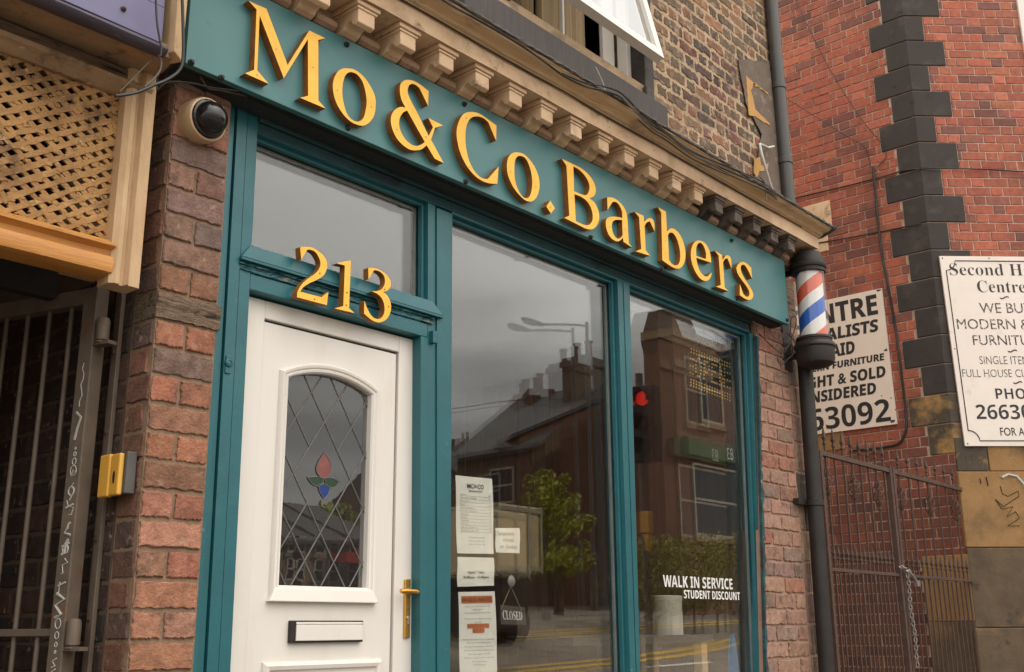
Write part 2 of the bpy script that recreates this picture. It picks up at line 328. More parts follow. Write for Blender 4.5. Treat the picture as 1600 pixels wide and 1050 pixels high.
def brick(mb, fmap, x0, x1, z0, z1, d, jit, n):
    k = max(1, n//4); P = []
    for (ax, az), (bx, bz) in (((x0, z0), (x1, z0)), ((x1, z0), (x1, z1)), ((x1, z1), (x0, z1)), ((x0, z1), (x0, z0))):
        m = k*2 if abs(bx-ax) > abs(bz-az)*1.5 else k
        for j in range(m): P.append((ax+(bx-ax)*j/m, az+(bz-az)*j/m))
    J = [(p[0]+rnd.uniform(-jit, jit), p[1]+rnd.uniform(-jit, jit)) for p in P]
    cx, cz = (x0+x1)/2, (z0+z1)/2; c = min(.0035, (z1-z0)*.06)
    tl, tz = rnd.uniform(-.0025, .0025), rnd.uniform(-.0025, .0025)
    def inw(p, q):
        dx, dz = cx-p[0], cz-p[1]; return (p[0]+math.copysign(min(abs(dx), q), dx), p[1]+math.copysign(min(abs(dz), q), dz))
    r0 = [fmap(x, z, -.004) for x, z in J]; r1 = [fmap(x, z, d-c*.8) for x, z in J]
    r2 = []
    for p in J:
        q = inw(p, c); r2.append(fmap(q[0], q[1], d+tl*(q[0]-cx)/max(.01, x1-x0)*2+tz*(q[1]-cz)/max(.01, z1-z0)*2))
    m = len(P); b0, b1, b2 = mb.addv(r0), mb.addv(r1), mb.addv(r2)
    for i in range(m):
        j = (i+1) % m
        mb.face((b0+i, b0+j, b1+j, b1+i)); mb.face((b1+i, b1+j, b2+j, b2+i))
    mb.face([b2+i for i in range(m)])

def pal(cols, var=.15):
    c = rnd.choice(cols); k = 1+rnd.uniform(-var, var)
    return tuple(max(0, x*k*(1+rnd.uniform(-.05, .05))) for x in c)

# ------------------------------------------------------------------ text
def mathfont(s, style):
    base = {'serif': (0x1D400, 0x1D7CE), 'sans': (0x1D5A0, 0x1D7E2), 'sansbold': (0x1D5D4, 0x1D7EC), 'mono': (0x1D670, 0x1D7F6)}.get(style)
    if not base: return s
    r = ''
    for ch in s:
        if 'A' <= ch <= 'Z': r += chr(base[0]+ord(ch)-65)
        elif 'a' <= ch <= 'z': r += chr(base[0]+26+ord(ch)-97)
        elif '0' <= ch <= '9': r += chr(base[1]+ord(ch)-48)
        else: r += ch
    return r
def text_geo(s, style=None, off=0., shear=0.):
    c = bpy.data.curves.new('txt', 'FONT'); c.body = mathfont(s, style); c.size = 1; c.offset = off; c.shear = shear; c.fill_mode = 'FRONT'; c.resolution_u = 3
    o = bpy.data.objects.new('txt', c); COL.objects.link(o)
    dg = bpy.context.evaluated_depsgraph_get(); dg.update()
    me = bpy.data.meshes.new_from_object(o.evaluated_get(dg))
    v = [tuple(p.co) for p in me.vertices]; f = [tuple(p.vertices) for p in me.polygons]
    bpy.data.objects.remove(o); bpy.data.curves.remove(c); bpy.data.meshes.remove(me)
    return v, f
def text(mb, s, fmap, u0, v0, width, cap, style=None, off=0., shear=0., w=.0015, refcap=None):
    """write s on a surface: baseline start (u0,v0), given width and cap height"""
    v, f = text_geo(s, style, off, shear)
    if not v: return
    xs = [p[0] for p in v]; x0, x1 = min(xs), max(xs)
    ch = refcap or max(p[1] for p in v)
    sx = width/max(1e-6, x1-x0) if width else cap/ch
    b = mb.addv([fmap(u0+(p[0]-x0)*sx, v0+p[1]*cap/ch, w) for p in v])
    for q in f: mb.face([b+i for i in q])

def bilin(q):   # q: 4 world corners TL,TR,BR,BL -> map (u,v in metres-free 0..1)
    q = [Vector(p) for p in q]
    n = (q[1]-q[0]).cross(q[3]-q[0]).normalized()
    if n.dot(Vector(CAM)-q[0]) < 0: n = -n
    def f(u, v, w):
        a = q[3].lerp(q[2], u); b = q[0].lerp(q[1], u); return a.lerp(b, v)+n*w
    return f

def smoothloop(pts, k=7):
    n = len(pts); out = []
    P = [Vector((p[0], p[1])) for p in pts]; C = [len(p) > 2 for p in pts]
    for i in range(n):
        j = (i+1) % n; a, b = P[i], P[j]
        if C[i] and C[j]: out.append((a.x, a.y)); continue
        ta = (P[j]-P[i-1])*.5 if not C[i] else (b-a)
        tb = (P[(j+1) % n]-P[i])*.5 if not C[j] else (b-a)
        # chord-limited tangents
        l = (b-a).length
        if ta.length > 1e-9: ta = ta.normalized()*l
        if tb.length > 1e-9: tb = tb.normalized()*l
        for s in range(k):
            t = s/k; t2, t3 = t*t, t*t*t
            q = a*(2*t3-3*t2+1)+ta*(t3-2*t2+t)+b*(-2*t3+3*t2)+tb*(t3-t2); out.append((q.x, q.y))
    return out

exec_parts = True

# ================================================================== THE BARBER'S SHOP
def zsh(x): return .0085*(x-2.7)          # the cornice climbs very slightly to the right
shop = thing('barber_shop', (4.6, 2.5, 0), 'brick barber shop with teal timber shopfront, pale bracketed cornice and white door', 'shop')
YG = .06
def P(px, py, Y=0.): return at(px, py, Y)
# --- key lines of the teal frame, read on its own plane
xl_post0 = 2.205
xd0, xd1 = P(389.6, 460.7)[0], P(360, 1050)[0]
xj0, xj1 = P(657.7, 523)[0], P(656, 1050)[0]
xm0, xm1 = P(706.7, 350)[0], P(702.7, 1050)[0]
xa0, xa1 = P(948.3, 438, YG)[0]+.018, P(967.3, 1050, YG)[0]+.018
xb0, xb1 = P(981.4, 454)[0], P(999.9, 1050)[0]
xc0, xc1 = P(1154, 520, YG)[0]+.015, P(1180.9, 1050, YG)[0]+.015
z_head = float(np.mean([P(708, 345, YG)[2], P(948, 438, YG)[2], P(981, 454, YG)[2], P(1154, 520, YG)[2]]))
z_tt = float(np.mean([P(405, 225, YG)[2], P(665, 320, YG)[2]]))
z_ts = float(np.mean([P(397, 390)[2], P(662, 463)[2]]))
z_t2 = float(np.mean([P(373, 401.7)[2], P(688.5, 495)[2]]))
z_t3 = float(np.mean([P(371.4, 417)[2], P(673, 508)[2]]))
z_dh = float(np.mean([P(389.6, 449.7)[2], P(652.6, 525)[2]]))
z_hi, z_lo = 2.6, P(360, 1050)[2]
def xat(a0, a1, z): return a0+(a1-a0)*(z_hi-z)/(z_hi-z_lo)
def post(mb, a, b, y0, y1, z0, z1):
    f = lambda c, z: c if not isinstance(c, tuple) else xat(c[0], c[1], z)
    mb.hexa([(f(a, z0), y0, z0), (f(b, z0), y0, z0), (f(b, z0), y1, z0), (f(a, z0), y1, z0), (f(a, z1), y0, z1), (f(b, z1), y0, z1), (f(b, z1), y1, z1), (f(a, z1), y1, z1)])
fr = MB(); ZB, ZT = .12, 3.42
DL, DJ, ML, AL, BL, CL = (xd0, xd1), (xj0, xj1), (xm0, xm1), (xa0, xa1), (xb0, xb1), (xc0, xc1)
def off(t, d): return (t[0]+d, t[1]+d)
XR = (P(1172, 528)[0], P(1193, 1050)[0])
post(fr, xl_post0+.022, off(DL, -.108), .006, .12, ZB, ZT); post(fr, off(DL, -.102), off(DL, -.054), -.004, .12, ZB, ZT); post(fr, off(DL, -.050), DL, 0, .12, ZB, ZT)
zj = z_dh-.001
post(fr, DJ, off(DJ, .046), 0, .12, ZB, zj); post(fr, off(DJ, .050), off(DJ, .10), .005, .12, ZB, z_tt)
post(fr, off(DJ, .102), ML, -.003, .12, ZB, z_head)
post(fr, AL, off(AL, .052), 0, .12, .45, z_head); post(fr, off(AL, .054), BL, -.004, .12, .45, z_head)
post(fr, CL, off(CL, .05), 0, .12, .45, z_head); post(fr, off(CL, .052), XR, -.004, .12, ZB, z_head)
xe = XR[0]
x0h = xat(*DL, z_tt)
fr.box(x0h, xat(*ML, z_tt), -.002, .12, z_tt, z_head+.012); fr.box(xat(*ML, z_head)-.0005, xe, -.001, .12, z_head, z_head+.012)
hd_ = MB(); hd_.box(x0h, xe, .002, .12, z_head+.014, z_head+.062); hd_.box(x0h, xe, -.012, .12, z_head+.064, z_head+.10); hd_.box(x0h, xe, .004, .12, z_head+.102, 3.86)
hd_.build('header_rail', mat('shaded_teal_paint', (.009, .058, .068), (.006, .038, .046), rough=.6, scale=6, bump=.6, bscale=30, dirt=[((.22, .19, .14), 24, .70, .73), ((.004, .012, .015), 5, .52, .68)]), shop, bevel=.003)  # teal darkened to paint in the overhang's shade, with pale flakes
fr.box(xat(*ML, .4), xat(*XR, .4), -.02, .12, .36, .45); fr.box(xat(*ML, .3), xat(*XR, .3), .01, .12, .12, .358)
fr.box(x0h, xat(*DJ, z_t2)+.006, -.002, .12, z_t3-.002-.0, z_ts-.03)   # core behind the transom mouldings
o_frame = fr.build('shopfront_frame', TEAL, shop, bevel=.004)
# glazing beads around each light
bd = MB()
def bead(xl, xr, zb, zt, wd=.018, y0=.028, y1=.055):
    post(bd, xl if isinstance(xl, float) else xl, off(xl, wd), y0, y1, zb, zt); post(bd, off(xr, -wd), xr, y0, y1, zb, zt)
    zz = zt; a = xat(*xl, zz)+wd; b = xat(*xr, zz)-wd; bd.box(a, b, y0+.001, y1, zt-wd, zt); bd.box(xat(*xl, zb)+wd, xat(*xr, zb)-wd, y0+.001, y1, zb, zb+wd)
bead(ML, AL, .452, z_head-.001); bead(BL, CL, .452, z_head-.001); bead(DL, off(DJ, .05), z_ts-.02, z_tt-.001)
bd.build('glazing_bead', TEAL, o_frame, bevel=.003)
# transom rail: bevelled sill, cracked timber, lower rail
tr = MB()
xs0, xs1 = P(373, 401.7)[0], P(688.5, 495)[0]
tr.prism([(xs0, -.022, z_t2), (xs1, -.022, z_t2), (xs1, .0, z_t2), (xs0, .0, z_t2)], [(xs0+.05, -.006, z_ts), (xs1-.06, -.006, z_ts), (xs1-.06, .05, z_ts), (xs0+.05, .05, z_ts)])
tr.prism([(xs0, -.022, z_t2-.012), (xs1, -.022, z_t2-.012), (xs1, .0, z_t2-.012), (xs0, .0, z_t2-.012)], [(xs0, -.022, z_t2-.001), (xs1, -.022, z_t2-.001), (xs1, 0, z_t2-.001), (xs0, 0, z_t2-.001)])
o_sill = tr.build('transom_sill', TEAL, shop, bevel=.002)
ck = MB(); n = 60
for (za, zb, yy) in ((z_t3+.022, z_t2-.018, -.012), (z_t3, z_t3+.018, -.006)):
    ra, rb = [], []
    for i in range(n+1):
        x = xs0+(xs1-.05-xs0)*i/n; ja, jb = rnd.uniform(-.002, .002), rnd.uniform(-.0025, .0025)
        ra.append([(x, .0, za+ja), (x, yy+rnd.uniform(-.003, .003), za+ja), (x, yy+.004+rnd.uniform(-.003, .003), (za+zb)/2), (x, yy+rnd.uniform(-.003, .003), zb+jb), (x, 0, zb+jb)])
    ck.loft(ra)
ck.build('cracked_timber_strip', TEALW, shop)
lr = MB(); lr.box(xat(*DL, z_dh)+.0005, xat(*DJ, z_dh)+.045, .0005, .12, z_dh, z_t3-.004)
lr.build('door_head_rail', TEAL, shop, bevel=.004)
# small painted latch and lug on the frame
lt = MB(); c = P(355, 568); lt.lathe([(.0, 0), (.016, 0), (.016, .010), (.010, .014), (.010, .010), (.004, .012), (0, .012)], (c[0], -.004, c[2]), (0, -1, 0), 20); lt.box(c[0]-.012, c[0]+.012, -.010, 0, c[2]-.04, c[2]+.03)
c2 = P(675, 527); lt.box(c2[0]-.012, c2[0]+.014, -.02, .006, c2[2]-.03, c2[2]+.028)
lt.build('painted_catch', TEAL, shop, bevel=.003)

# --- panes: double glazing, the inner sheet a hair out of true
def pane(name, xl, xr, zb, zt, y, m, tx=0., tz=0., parent=shop, th=.006):
    b = MB(); xm, zm = (xat(*xl, zb)+xat(*xr, zb))/2, (zb+zt)/2
    def q(x, z, d): return (x, y+d+(x-xm)*tz+(z-zm)*tx, z)
    A = [(xat(*xl, zb)+.004, zb+.004), (xat(*xr, zb)-.004, zb+.004), (xat(*xr, zt)-.004, zt-.004), (xat(*xl, zt)+.004, zt-.004)]
    b.prism([q(x, z, 0) for x, z in A], [q(x, z, th) for x, z in A])
    return b.build(name, m, parent)
def spacer(xl, xr, zb, zt):
    b = MB(); d = .016
    post(b, off(xl, .018), off(xl, .018+d), .067, .079, zb+.02, zt-.02); post(b, off(xr, -.020-d), off(xr, -.020), .067, .079, zb+.02, zt-.02)
    b.box(xat(*xl, zt)+.036, xat(*xr, zt)-.038, .067, .079, zt-.036, zt-.02); b.box(xat(*xl, zb)+.036, xat(*xr, zb)-.038, .067, .079, zb+.02, zb+.036)
    return b
for nm, xl, xr, zb, zt, tx, tz in (('window_pane', ML, AL, .45, z_head, .0048, .0062), ('window_pane', BL, CL, .45, z_head, .0008, .0075), ('transom_pane', DL, off(DJ, .05), z_ts-.03, z_tt, 0.003, .004)):
    p = pane(nm, xl, xr, zb, zt, .058, GLASS)
    pane('inner_pane', xl, xr, zb, zt, .088, GLASSI, tx, tz, parent=p)
    spacer(xl, xr, zb, zt).build('spacer_bar', mat('spacer_bar_grey', (.30, .29, .28), rough=.5, metal=.4), p)

# --- white door set
YD = .055
dx0 = xat(*DL, 2.6); dx1 = P(644, 532, YD)[0]; dzt = float(np.mean([P(389.6, 460.7, YD)[2], P(644, 532, YD)[2]]))
lx0 = float(np.mean([P(411, 497, YD)[0], P(389, 1050, YD)[0]])); lx1 = float(np.mean([P(617, 556, YD)[0], P(614, 1050, YD)[0]])); lzt = float(np.mean([P(411, 497, YD)[2], P(617, 556, YD)[2]]))
door = MB()
door.box(dx0-.03, lx0-.003, YD, .12, .15, dzt); door.box(lx1+.012, dx1+.03, YD, .12, .15, dzt)
door.prism([(lx0-.003, YD+.0005, lzt+.012), (lx1+.012, YD+.0005, lzt+.012), (lx1+.012, .12, lzt+.012), (lx0-.003, .12, lzt+.012)], [(lx0-.003, YD+.0005, dzt), (lx1+.012, YD+.0005, dzt), (lx1+.012, .12, dzt), (lx0-.003, .12, dzt)])
o_dfr = door.build('door_frame', WHITE, shop, bevel=.004)
gk = MB(); gk.box(lx0, lx1+.012, YD+.022, .11, lzt-.001, lzt+.012); gk.box(lx1, lx1+.012, YD+.022, .11, .15, lzt-.002)
gk.build('door_seal', BLACKM, o_dfr)
# glass outline (plane of the leaf)
gl = float(np.mean([P(447, 600, YD)[0], P(441, 914, YD)[0]])); gr = float(np.mean([P(579, 616, YD)[0], P(576, 919, YD)[0]])); gb = float(np.mean([P(441, 914, YD)[2], P(576, 919, YD)[2]]))
gsp = float(np.mean([P(451, 590, YD)[2], P(579, 616, YD)[2]])); gap = P(517, 586, YD)[2]
def arch(l, r, b, sp, ap, n=18):
    pts = [(l, b), (r, b), (r, sp)]; cx = (l+r)/2; hw = (r-l)/2; h = ap-sp; rad = (hw*hw+h*h)/(2*h); a0 = math.asin(hw/rad)
    pts += [(cx+rad*math.sin(a0-2*a0*i/n), ap-rad+rad*math.cos(a0-2*a0*i/n)) for i in range(1, n)]
    pts.append((l, sp)); return pts
fy = lambda y: (lambda x, z, ww: (x, y-ww, z))
leaf = MB(); leaf.poly_plate([[(lx0, .15), (lx1, .15), (lx1, lzt), (lx0, lzt)], arch(gl-.004, gr+.004, gb-.004, gsp+.004, gap+.004)[::-1]], fy(YD+.008), -.05, 0)
o_leaf = leaf.build('door', WHITE, shop, bevel=.003)
# moulding round the glass: stepped rings
mo = MB(); g = arch(gl, gr, gb, gsp, gap); N_ = len(g)
def ringof(d, w): return [(x, YD+.008-w, z) for x, z in arch(gl-d, gr+d, gb-d*1.15, gsp+d*.55, gap+d)]
mo.loft([ringof(.0, -.03), ringof(.0, .004), ringof(.006, .012), ringof(.014, .014), ringof(.018, .010), ringof(.024, .017), ringof(.034, .019), ringof(.040, .012), ringof(.045, 0.002), ringof(.047, -.01)], cap=False)
mo.build('glass_moulding', WHITE, o_leaf, smooth=25)
db = MB(); bz = gb-.004
db.prism([(gl-.055, YD+.008, bz-.058), (gr+.055, YD+.008, bz-.058), (gr+.055, YD-.020, bz-.058), (gl-.055, YD-.020, bz-.058)], [(gl-.025, YD+.008, bz-.006), (gr+.025, YD+.008, bz-.006), (gr+.025, YD-.010, bz-.006), (gl-.025, YD-.010, bz-.006)])
db.build('drip_moulding', WHITE, o_leaf, bevel=.004)
dg = MB(); dg.poly_plate([arch(gl-.003, gr+.003, gb-.003, gsp+.003, gap+.003)], fy(YD+.03), -.006, 0); dgo = dg.build('door_glass', GLASSD, o_leaf)
# leading, drawn as flat cames on the outer face
lead = MB(); yl = YD+.0288; W_ = gr-gl; pw = W_/3.0; ph = .132*(gap-gb); fx, fz = P(511, 741, YD)[0], P(511, 744, YD)[2]
ga = arch(gl, gr, gb, gsp, gap)
def inside(x, z):
    if not (gl < x < gr and gb < z < gap): return False
    cx = (gl+gr)/2; hw = (gr-gl)/2; h = gap-gsp; rad = (hw*hw+h*h)/(2*h)
    return z < gap-rad+math.sqrt(max(0, rad*rad-(x-cx)**2))
def came(a, b, r=.0032): lead.tube([(a[0], yl, a[1]), (b[0], yl, b[1])], r, 5)
for s in (1, -1):
    for k in range(-14, 15):
        # line x = fx + s*(z-fz)*pw/ph + k*pw... half-diamond steps
        seg = []; M_ = 260; run = None
        for i in range(M_+1):
            z = gb+(gap-gb)*i/M_; x = fx+s*(z-fz)*(pw/2)/ph+k*pw
            u = abs(x-fx)/pw+abs(z-fz)/(2*ph)
            ok = inside(x, z) and not u < .985*1.0
            if ok and run is None: run = (x, z)
            if ok: last = (x, z)
            if (not ok or i == M_) and run is not None:
                if abs(last[1]-run[1]) > .01: came(run, last)
                run = None
lead.build('leading', LEADC, o_leaf)
def flower(name, m, loops):
    b = MB(); F = lambda x, z, ww: (x, YD+.0285-ww, z)
    pts = smoothloop([(P(320+x/3, 700+y/3, YD)[0], P(320+x/3, 700+y/3, YD)[2], *c) for x, y, *c in loops], 5)
    b.poly_plate([pts], F, 0, .0015); o = b.build(name, m, o_leaf)
    b2 = MB(); b2.tube([(p[0], YD+.0265, p[1]) for p in pts+[pts[0]]], .0016, 5); b2.build('came_outline', LEADC, o_leaf)
flower('stained_bud', SGR, [(580, 18, 1), (606, 60), (612, 95), (598, 132), (562, 132), (543, 100), (552, 62)])
flower('stained_leaf', SGG, [(500, 135, 1), (545, 132), (578, 140, 1), (570, 165), (550, 176), (522, 165)])
flower('stained_leaf', SGG, [(580, 140, 1), (612, 136), (650, 155, 1), (632, 178), (608, 182), (588, 168)])
flower('stained_base', SGB, [(550, 168, 1), (580, 166, 1), (606, 182, 1), (598, 212), (580, 236, 1), (560, 205)])
# letter plate
a, b = P(452.5, 969.5, YD), P(564, 1003, YD); lp = MB(); lp.box(a[0], b[0], YD-.012, YD+.010, b[2], a[2]); o_lp = lp.build('letter_plate', BLACKM, o_leaf, bevel=.003)
lf = MB(); lf.box(a[0]+.022, b[0]-.006, YD-.018, YD-.0115, b[2]+.008, a[2]-.016); lf.box(a[0]+.022, b[0]-.006, YD-.0165, YD-.0115, a[2]-.0145, a[2]-.006); lf.build('letter_flap', WHITE, o_leaf, bevel=.002)
a, b = P(418, 1036, YD), P(590, 1036, YD)
pm = MB(); zt = a[2]
def rr(d, w): return [(a[0]-.02+d, YD+.008-w, .45+d), (b[0]+.02-d, YD+.008-w, .45+d), (b[0]+.02-d, YD+.008-w, zt-d), (a[0]-.02+d, YD+.008-w, zt-d)]
pm.loft([rr(-.004, -.006), rr(0, .010), rr(.012, .020), rr(.026, .016), rr(.032, .006), rr(.04, .004)], cap=True); pm.build('lower_panel_moulding', WHITE, o_leaf)
# brass handle
h0 = P(635, 905, YD); h1 = P(635.5, 997, YD); hx = (h0[0]+h1[0])/2
hb = MB(); hb.box(hx-.020, hx+.014, YD-.011, YD, h1[2], h0[2]); oh = hb.build('handle_plate', BRASS, o_leaf, bevel=.004)
lv = P(636, 925, YD)[2]; hv = MB(); hv.lathe([(.016, 0), (.016, .012), (.011, .016), (.010, .05)], (hx-.002, YD-.010, lv), (0, -1, 0), 20)
hv.tube([(hx+.012, YD-.055, lv-.002), (hx-.01, YD-.060, lv), (hx-.06, YD-.060, lv+.002), (hx-.088, YD-.056, lv)], [.010, .011, .0105, .010], 10); hv.build('door_handle', BRASS, o_leaf, smooth=40)
kc = P(636, 966, YD)[2]; kh = MB(); kh.lathe([(.009, 0), (.009, .006), (.007, .008)], (hx-.002, YD-.010, kc), (0, -1, 0), 16); kh.box(hx-.006, hx+.002, YD-.017, YD-.01, kc-.026, kc); kh.build('lock_cylinder', GALV, o_leaf, bevel=.001)
# step / threshold
th = MB(); th.box(2.2, 7.15, -.06, .3, 0, .118); th.build('threshold', SANDD, shop, bevel=.008)

# --- interior
it = MB(); X0, X1, Y0, Y1, Z0, Z1 = 2.20, 6.98, .125, 5.2, .13, 3.40
it.box(X0, X1, Y0, Y1, Z0-.1, Z0); it.build('shop_floor', FLOORIN, shop)
it = MB(); it.box(X0, X1, Y1, Y1+.1, Z0, Z1); it.box(X0-.1, X0, Y0, Y1, Z0, Z1); it.box(X0, X1, Y0, Y1, Z1, Z1+.1); it.build('interior_wall', DARKIN, shop)
it = MB()
for i in range(24): it.box(X1-.04-rnd.uniform(0, .006), X1+.06, Y0+.02+i*.2, Y0+.02+i*.2+.194, Z0, Z1)
it.build('plank_wall', WOODIN, shop)
# --- body of the building
bb = MB(); bb.box(1.97, 2.19, .13, 8, 0, 8.4); bb.box(7.04, 7.19, .02, 8, 0, 8.4); bb.box(2.19, 7.04, 5.4, 8, 0, 8.4); bb.box(2.19, 7.04, .3, 5.4, 3.52, 4.0); bb.box(1.96, 7.2, .29, 8.0, 8.402, 8.6)
bb.build('masonry_body', MORTU, shop)
# --- upper brick wall with its window opening
wx0, wx1, wz0, wz1 = P(775, 0, .1)[0], P(985, 132, .1)[0]+.01, P(985, 132, .1)[2]-.04, 5.75
uw = MB()
for (a, b, z0, z1) in ((1.96, wx0, 3.9, 8.4), (wx1, 7.19, 3.9, 8.4), (wx0, wx1, 3.9, wz0), (wx0, wx1, wz1, 8.4)): uw.box(a, b, .002, .285, z0, z1)
o_uw = uw.build('upper_wall', MORTU, shop)
ub = MB()
CU = [(.23, .145, .088), (.185, .122, .078), (.15, .103, .07), (.28, .155, .088), (.24, .15, .092), (.31, .15, .085), (.12, .086, .062), (.17, .118, .076)]  # lightened and warmed, putting hazy glare into the brick colour
CUR = [(.20, .085, .06), (.17, .08, .06), (.13, .07, .055), (.09, .06, .05), (.22, .10, .07)]
def cu(u, v):
    x = 3.6+u; z = 4.0+v
    return pal(CUR if (5.7 < x < 6.7 and z < 5.3 and rnd.random() < .6) else CU, .2)
def skipw(u, v, a, b):
    x0, x1, z = 3.6+a, 3.6+b, 4.0+v
    return x1 > wx0-.01 and x0 < wx1+.01 and wz0-.22 < z < wz1+.25
bricks(ub, lambda u, v, ww: (3.6+u, .002-ww, 4.0+v), 3.57, 3.6, .094, .25, .027, cu, 'flemish', .0032, .0085, 20, skip=skipw)
ub.build('upper_brickwork', BRICKU, shop)
sl = MB(); s_r = P(1044, 180, -.06)[0]; s_t = P(1044, 168, -.06)[2]
sl.box(wx0-.42, s_r, -.06, .2, s_t-.35, s_t); sl.box(wx1-.02, s_r-.1, -.03, .2, s_t+.002, s_t+.09)
sl.build('window_sill', SILL, shop, bevel=.008)
jb = MB()
jb.box(wx1-.004, wx1+.10, -.012, .2, s_t+.092, wz1); jb.box(wx0-.1, wx0+.004, -.012, .2, s_t+.092, wz1); jb.box(wx0-.15, wx1+.15, -.014, .2, wz1, wz1+.24)
jb.build('window_surround', SOOT, shop, bevel=.006)
wf = MB(); fw = .05; wzb = P(985, 132, .1)[2]-.03
wf.box(wx0, wx1-.012, .085, .16, wzb, wzb+.035); wf.box(wx0, wx0+fw, .086, .16, wzb+.036, wz1); wf.box(wx1-.012-fw, wx1-.012, .086, .16, wzb+.036, wz1); wf.box(wx0+fw, wx1-.012-fw, .087, .16, wz1-fw, wz1)
o_wf = wf.build('upper_window', WHITE, shop, bevel=.004)
wi = MB(); wi.box(wx1-.20, wx1-.075, .17, .20, wzb, wz1); wi.box(wx1-.62, wx1-.60, .17, .2, wzb, wz1); wi.build('inner_casement', WHITE, o_wf, bevel=.004)
sa = MB(); hinge = Vector((0, .08, wz1-.05)); bot = Vector((0, -.135, 4.785)); sv = (bot-hinge); sl_ = sv.length; sv.normalize(); sn = Vector((0, -sv.z, sv.y)); sn = sn if sn.y < 0 else -sn
def fs(x, v, ww): p = hinge+sv*v+sn*ww; return (x, p.y, p.z)
sx0, sx1 = wx0+.03, 5.26; so_, si = [(sx0, 0), (sx1, 0), (sx1, sl_), (sx0, sl_)], [(sx0+.06, .06), (sx1-.06, .06), (sx1-.06, sl_-.06), (sx0+.06, sl_-.06)]
sa.poly_plate([so_, si[::-1]], fs, -.03, .03); o_sa = sa.build('open_sash', WHITE, o_wf, bevel=.005)
sg = MB(); sg.poly_plate([[(a, b) for a, b in si]], fs, -.006, .004); sg.build('sash_pane', GLASSU, o_wf)
rm = MB(); rm.box(wx0-.3, wx1+.3, 1.4, 1.5, 4.0, 6); rm.box(wx0-.3, wx1+.3, .3, 1.4, 5.95, 6.0); rm.build('room_wall', mat('room_wall_paint', (.30, .24, .19), rough=.9), shop)
ct = MB(); cx0 = P(935, 120, .28)[0]; nseg = 40
for (ca, cb, yy) in ((wx1-.70, wx1-.30, .27), (cx0-.75, cx0-.62, .34)):
    ct.loft([[(ca+(cb-ca)*i/nseg, yy+.022*math.sin(i*.9)+.01*math.sin(i*2.3), z) for i in range(nseg+1)]+[(cb-(cb-ca)*i/nseg, yy+.035+.022*math.sin((nseg-i)*.9)+.01*math.sin((nseg-i)*2.3), z) for i in range(nseg+1)] for z in (4.3, 5.9)])
ct.build('curtain', CURT, o_wf, smooth=60)
# old paint patches near the downpipe
pp = MB()
def patch(pts, Y, col=None):
    q = [(P(x, y, Y)[0], P(x, y, Y)[2]) for x, y in pts]
    q2 = []
    for i in range(len(q)):
        a, b = Vector(q[i]), Vector(q[(i+1) % len(q)]); k = max(1, int((b-a).length/.03))
        for j in range(k): t = a.lerp(b, j/k); q2.append((t.x+rnd.uniform(-.007, .007), t.y+rnd.uniform(-.007, .007)))
    pp.poly_plate([q2], lambda x, z, ww: (x, Y-ww, z), -.002, .003)
patch([(1153, 92), (1202, 98), (1225, 312), (1178, 280), (1190, 210), (1165, 160)], -.013)
o = pp.build('dark_paint_patch', mat('flaking_dark_paint', (.155, .115, .085), (.105, .080, .063), rough=.85, scale=8, bump=.6, bscale=40, dirt=[((.26, .18, .12), 11, .58, .68)]), shop)
pp = MB(); patch([(1165, 119), (1199, 145), (1200, 149), (1178, 131), (1173, 142), (1176, 152), (1180, 172), (1192, 182), (1204, 196), (1193, 191), (1180, 181), (1170, 180)], -.017)
pp.build('ochre_paint_patch', mat('ochre_paint', (.50, .27, .085), (.42, .22, .065), rough=.8), shop); pp = MB()
patch([(1178, 248), (1187, 246), (1189, 258), (1200, 255), (1200, 265), (1186, 268), (1182, 278), (1178, 270)], -.017)
pp.build('ochre_paint_patch', MATS['ochre_paint'], shop)
# --- cornice
xc_l, xc_r = 1.93, 6.975
def xp(name, prof, m, par=shop, x0=xc_l, x1=xc_r, bevel=0, smooth=None, segs=1, jit=0):
    b = MB(); rings = []
    for i in range(segs+1):
        x = x0+(x1-x0)*i/segs; rings.append([(x, y+rnd.uniform(-jit, jit), z+zsh(x)+rnd.uniform(-jit, jit)) for y, z in prof])
    b.loft(rings); return b.build(name, m, par, bevel=bevel, smooth=smooth)
o_cor = xp('cornice', [(0, 3.90), (-.305, 3.90), (-.317, 3.895), (-.317, 3.982), (0, 3.982)], STONE, segs=40, jit=.0015)
xp('cornice_crown', [(0, 3.984), (-.322, 3.984), (-.330, 3.988), (-.330, 3.993), (-.340, 3.995), (-.347, 3.999), (-.352, 4.004), (-.362, 4.009), (-.378, 4.013), (-.394, 4.016), (-.406, 4.021), (-.412, 4.027), (-.418, 4.028), (-.420, 4.036), (0, 4.036)], CROWN, o_cor, segs=60, jit=.0014, x1=xc_r+.02)
xp('lead_flashing', [(0, 4.0375), (-.418, 4.0375), (-.428, 4.034), (-.434, 4.040), (-.430, 4.053), (-.40, 4.058), (-.2, 4.066), (.0, 4.075)], LEAD, o_cor, segs=160, jit=.0035, x1=xc_r+.03)
xp('bed_moulding', [(.0, 3.785), (-.118, 3.785), (-.128, 3.80), (-.128, 3.835), (-.135, 3.84), (-.135, 3.898), (0, 3.898)], STONEB, o_cor, segs=30, jit=.0015)
xp('cornice_backing', [(.10, 3.40), (.0, 3.40), (.0, 3.784), (.10, 3.784)], DARKW, o_cor, x0=2.3, x1=7.18)
ec = MB(); ec.loft([[(xc_r+dx, y, z+zsh(xc_r)) for y, z in [(-.02, 3.985), (-.32-dx*.3, 3.985), (-.36-dx*.4, 4.00), (-.425-dx*.5, 4.025), (-.432-dx*.5, 4.055), (-.3, 4.06), (-.02, 4.075)]] for dx in (0.012, .03, .045)]); ec.build('cornice_end', SOOT, o_cor, bevel=.01)
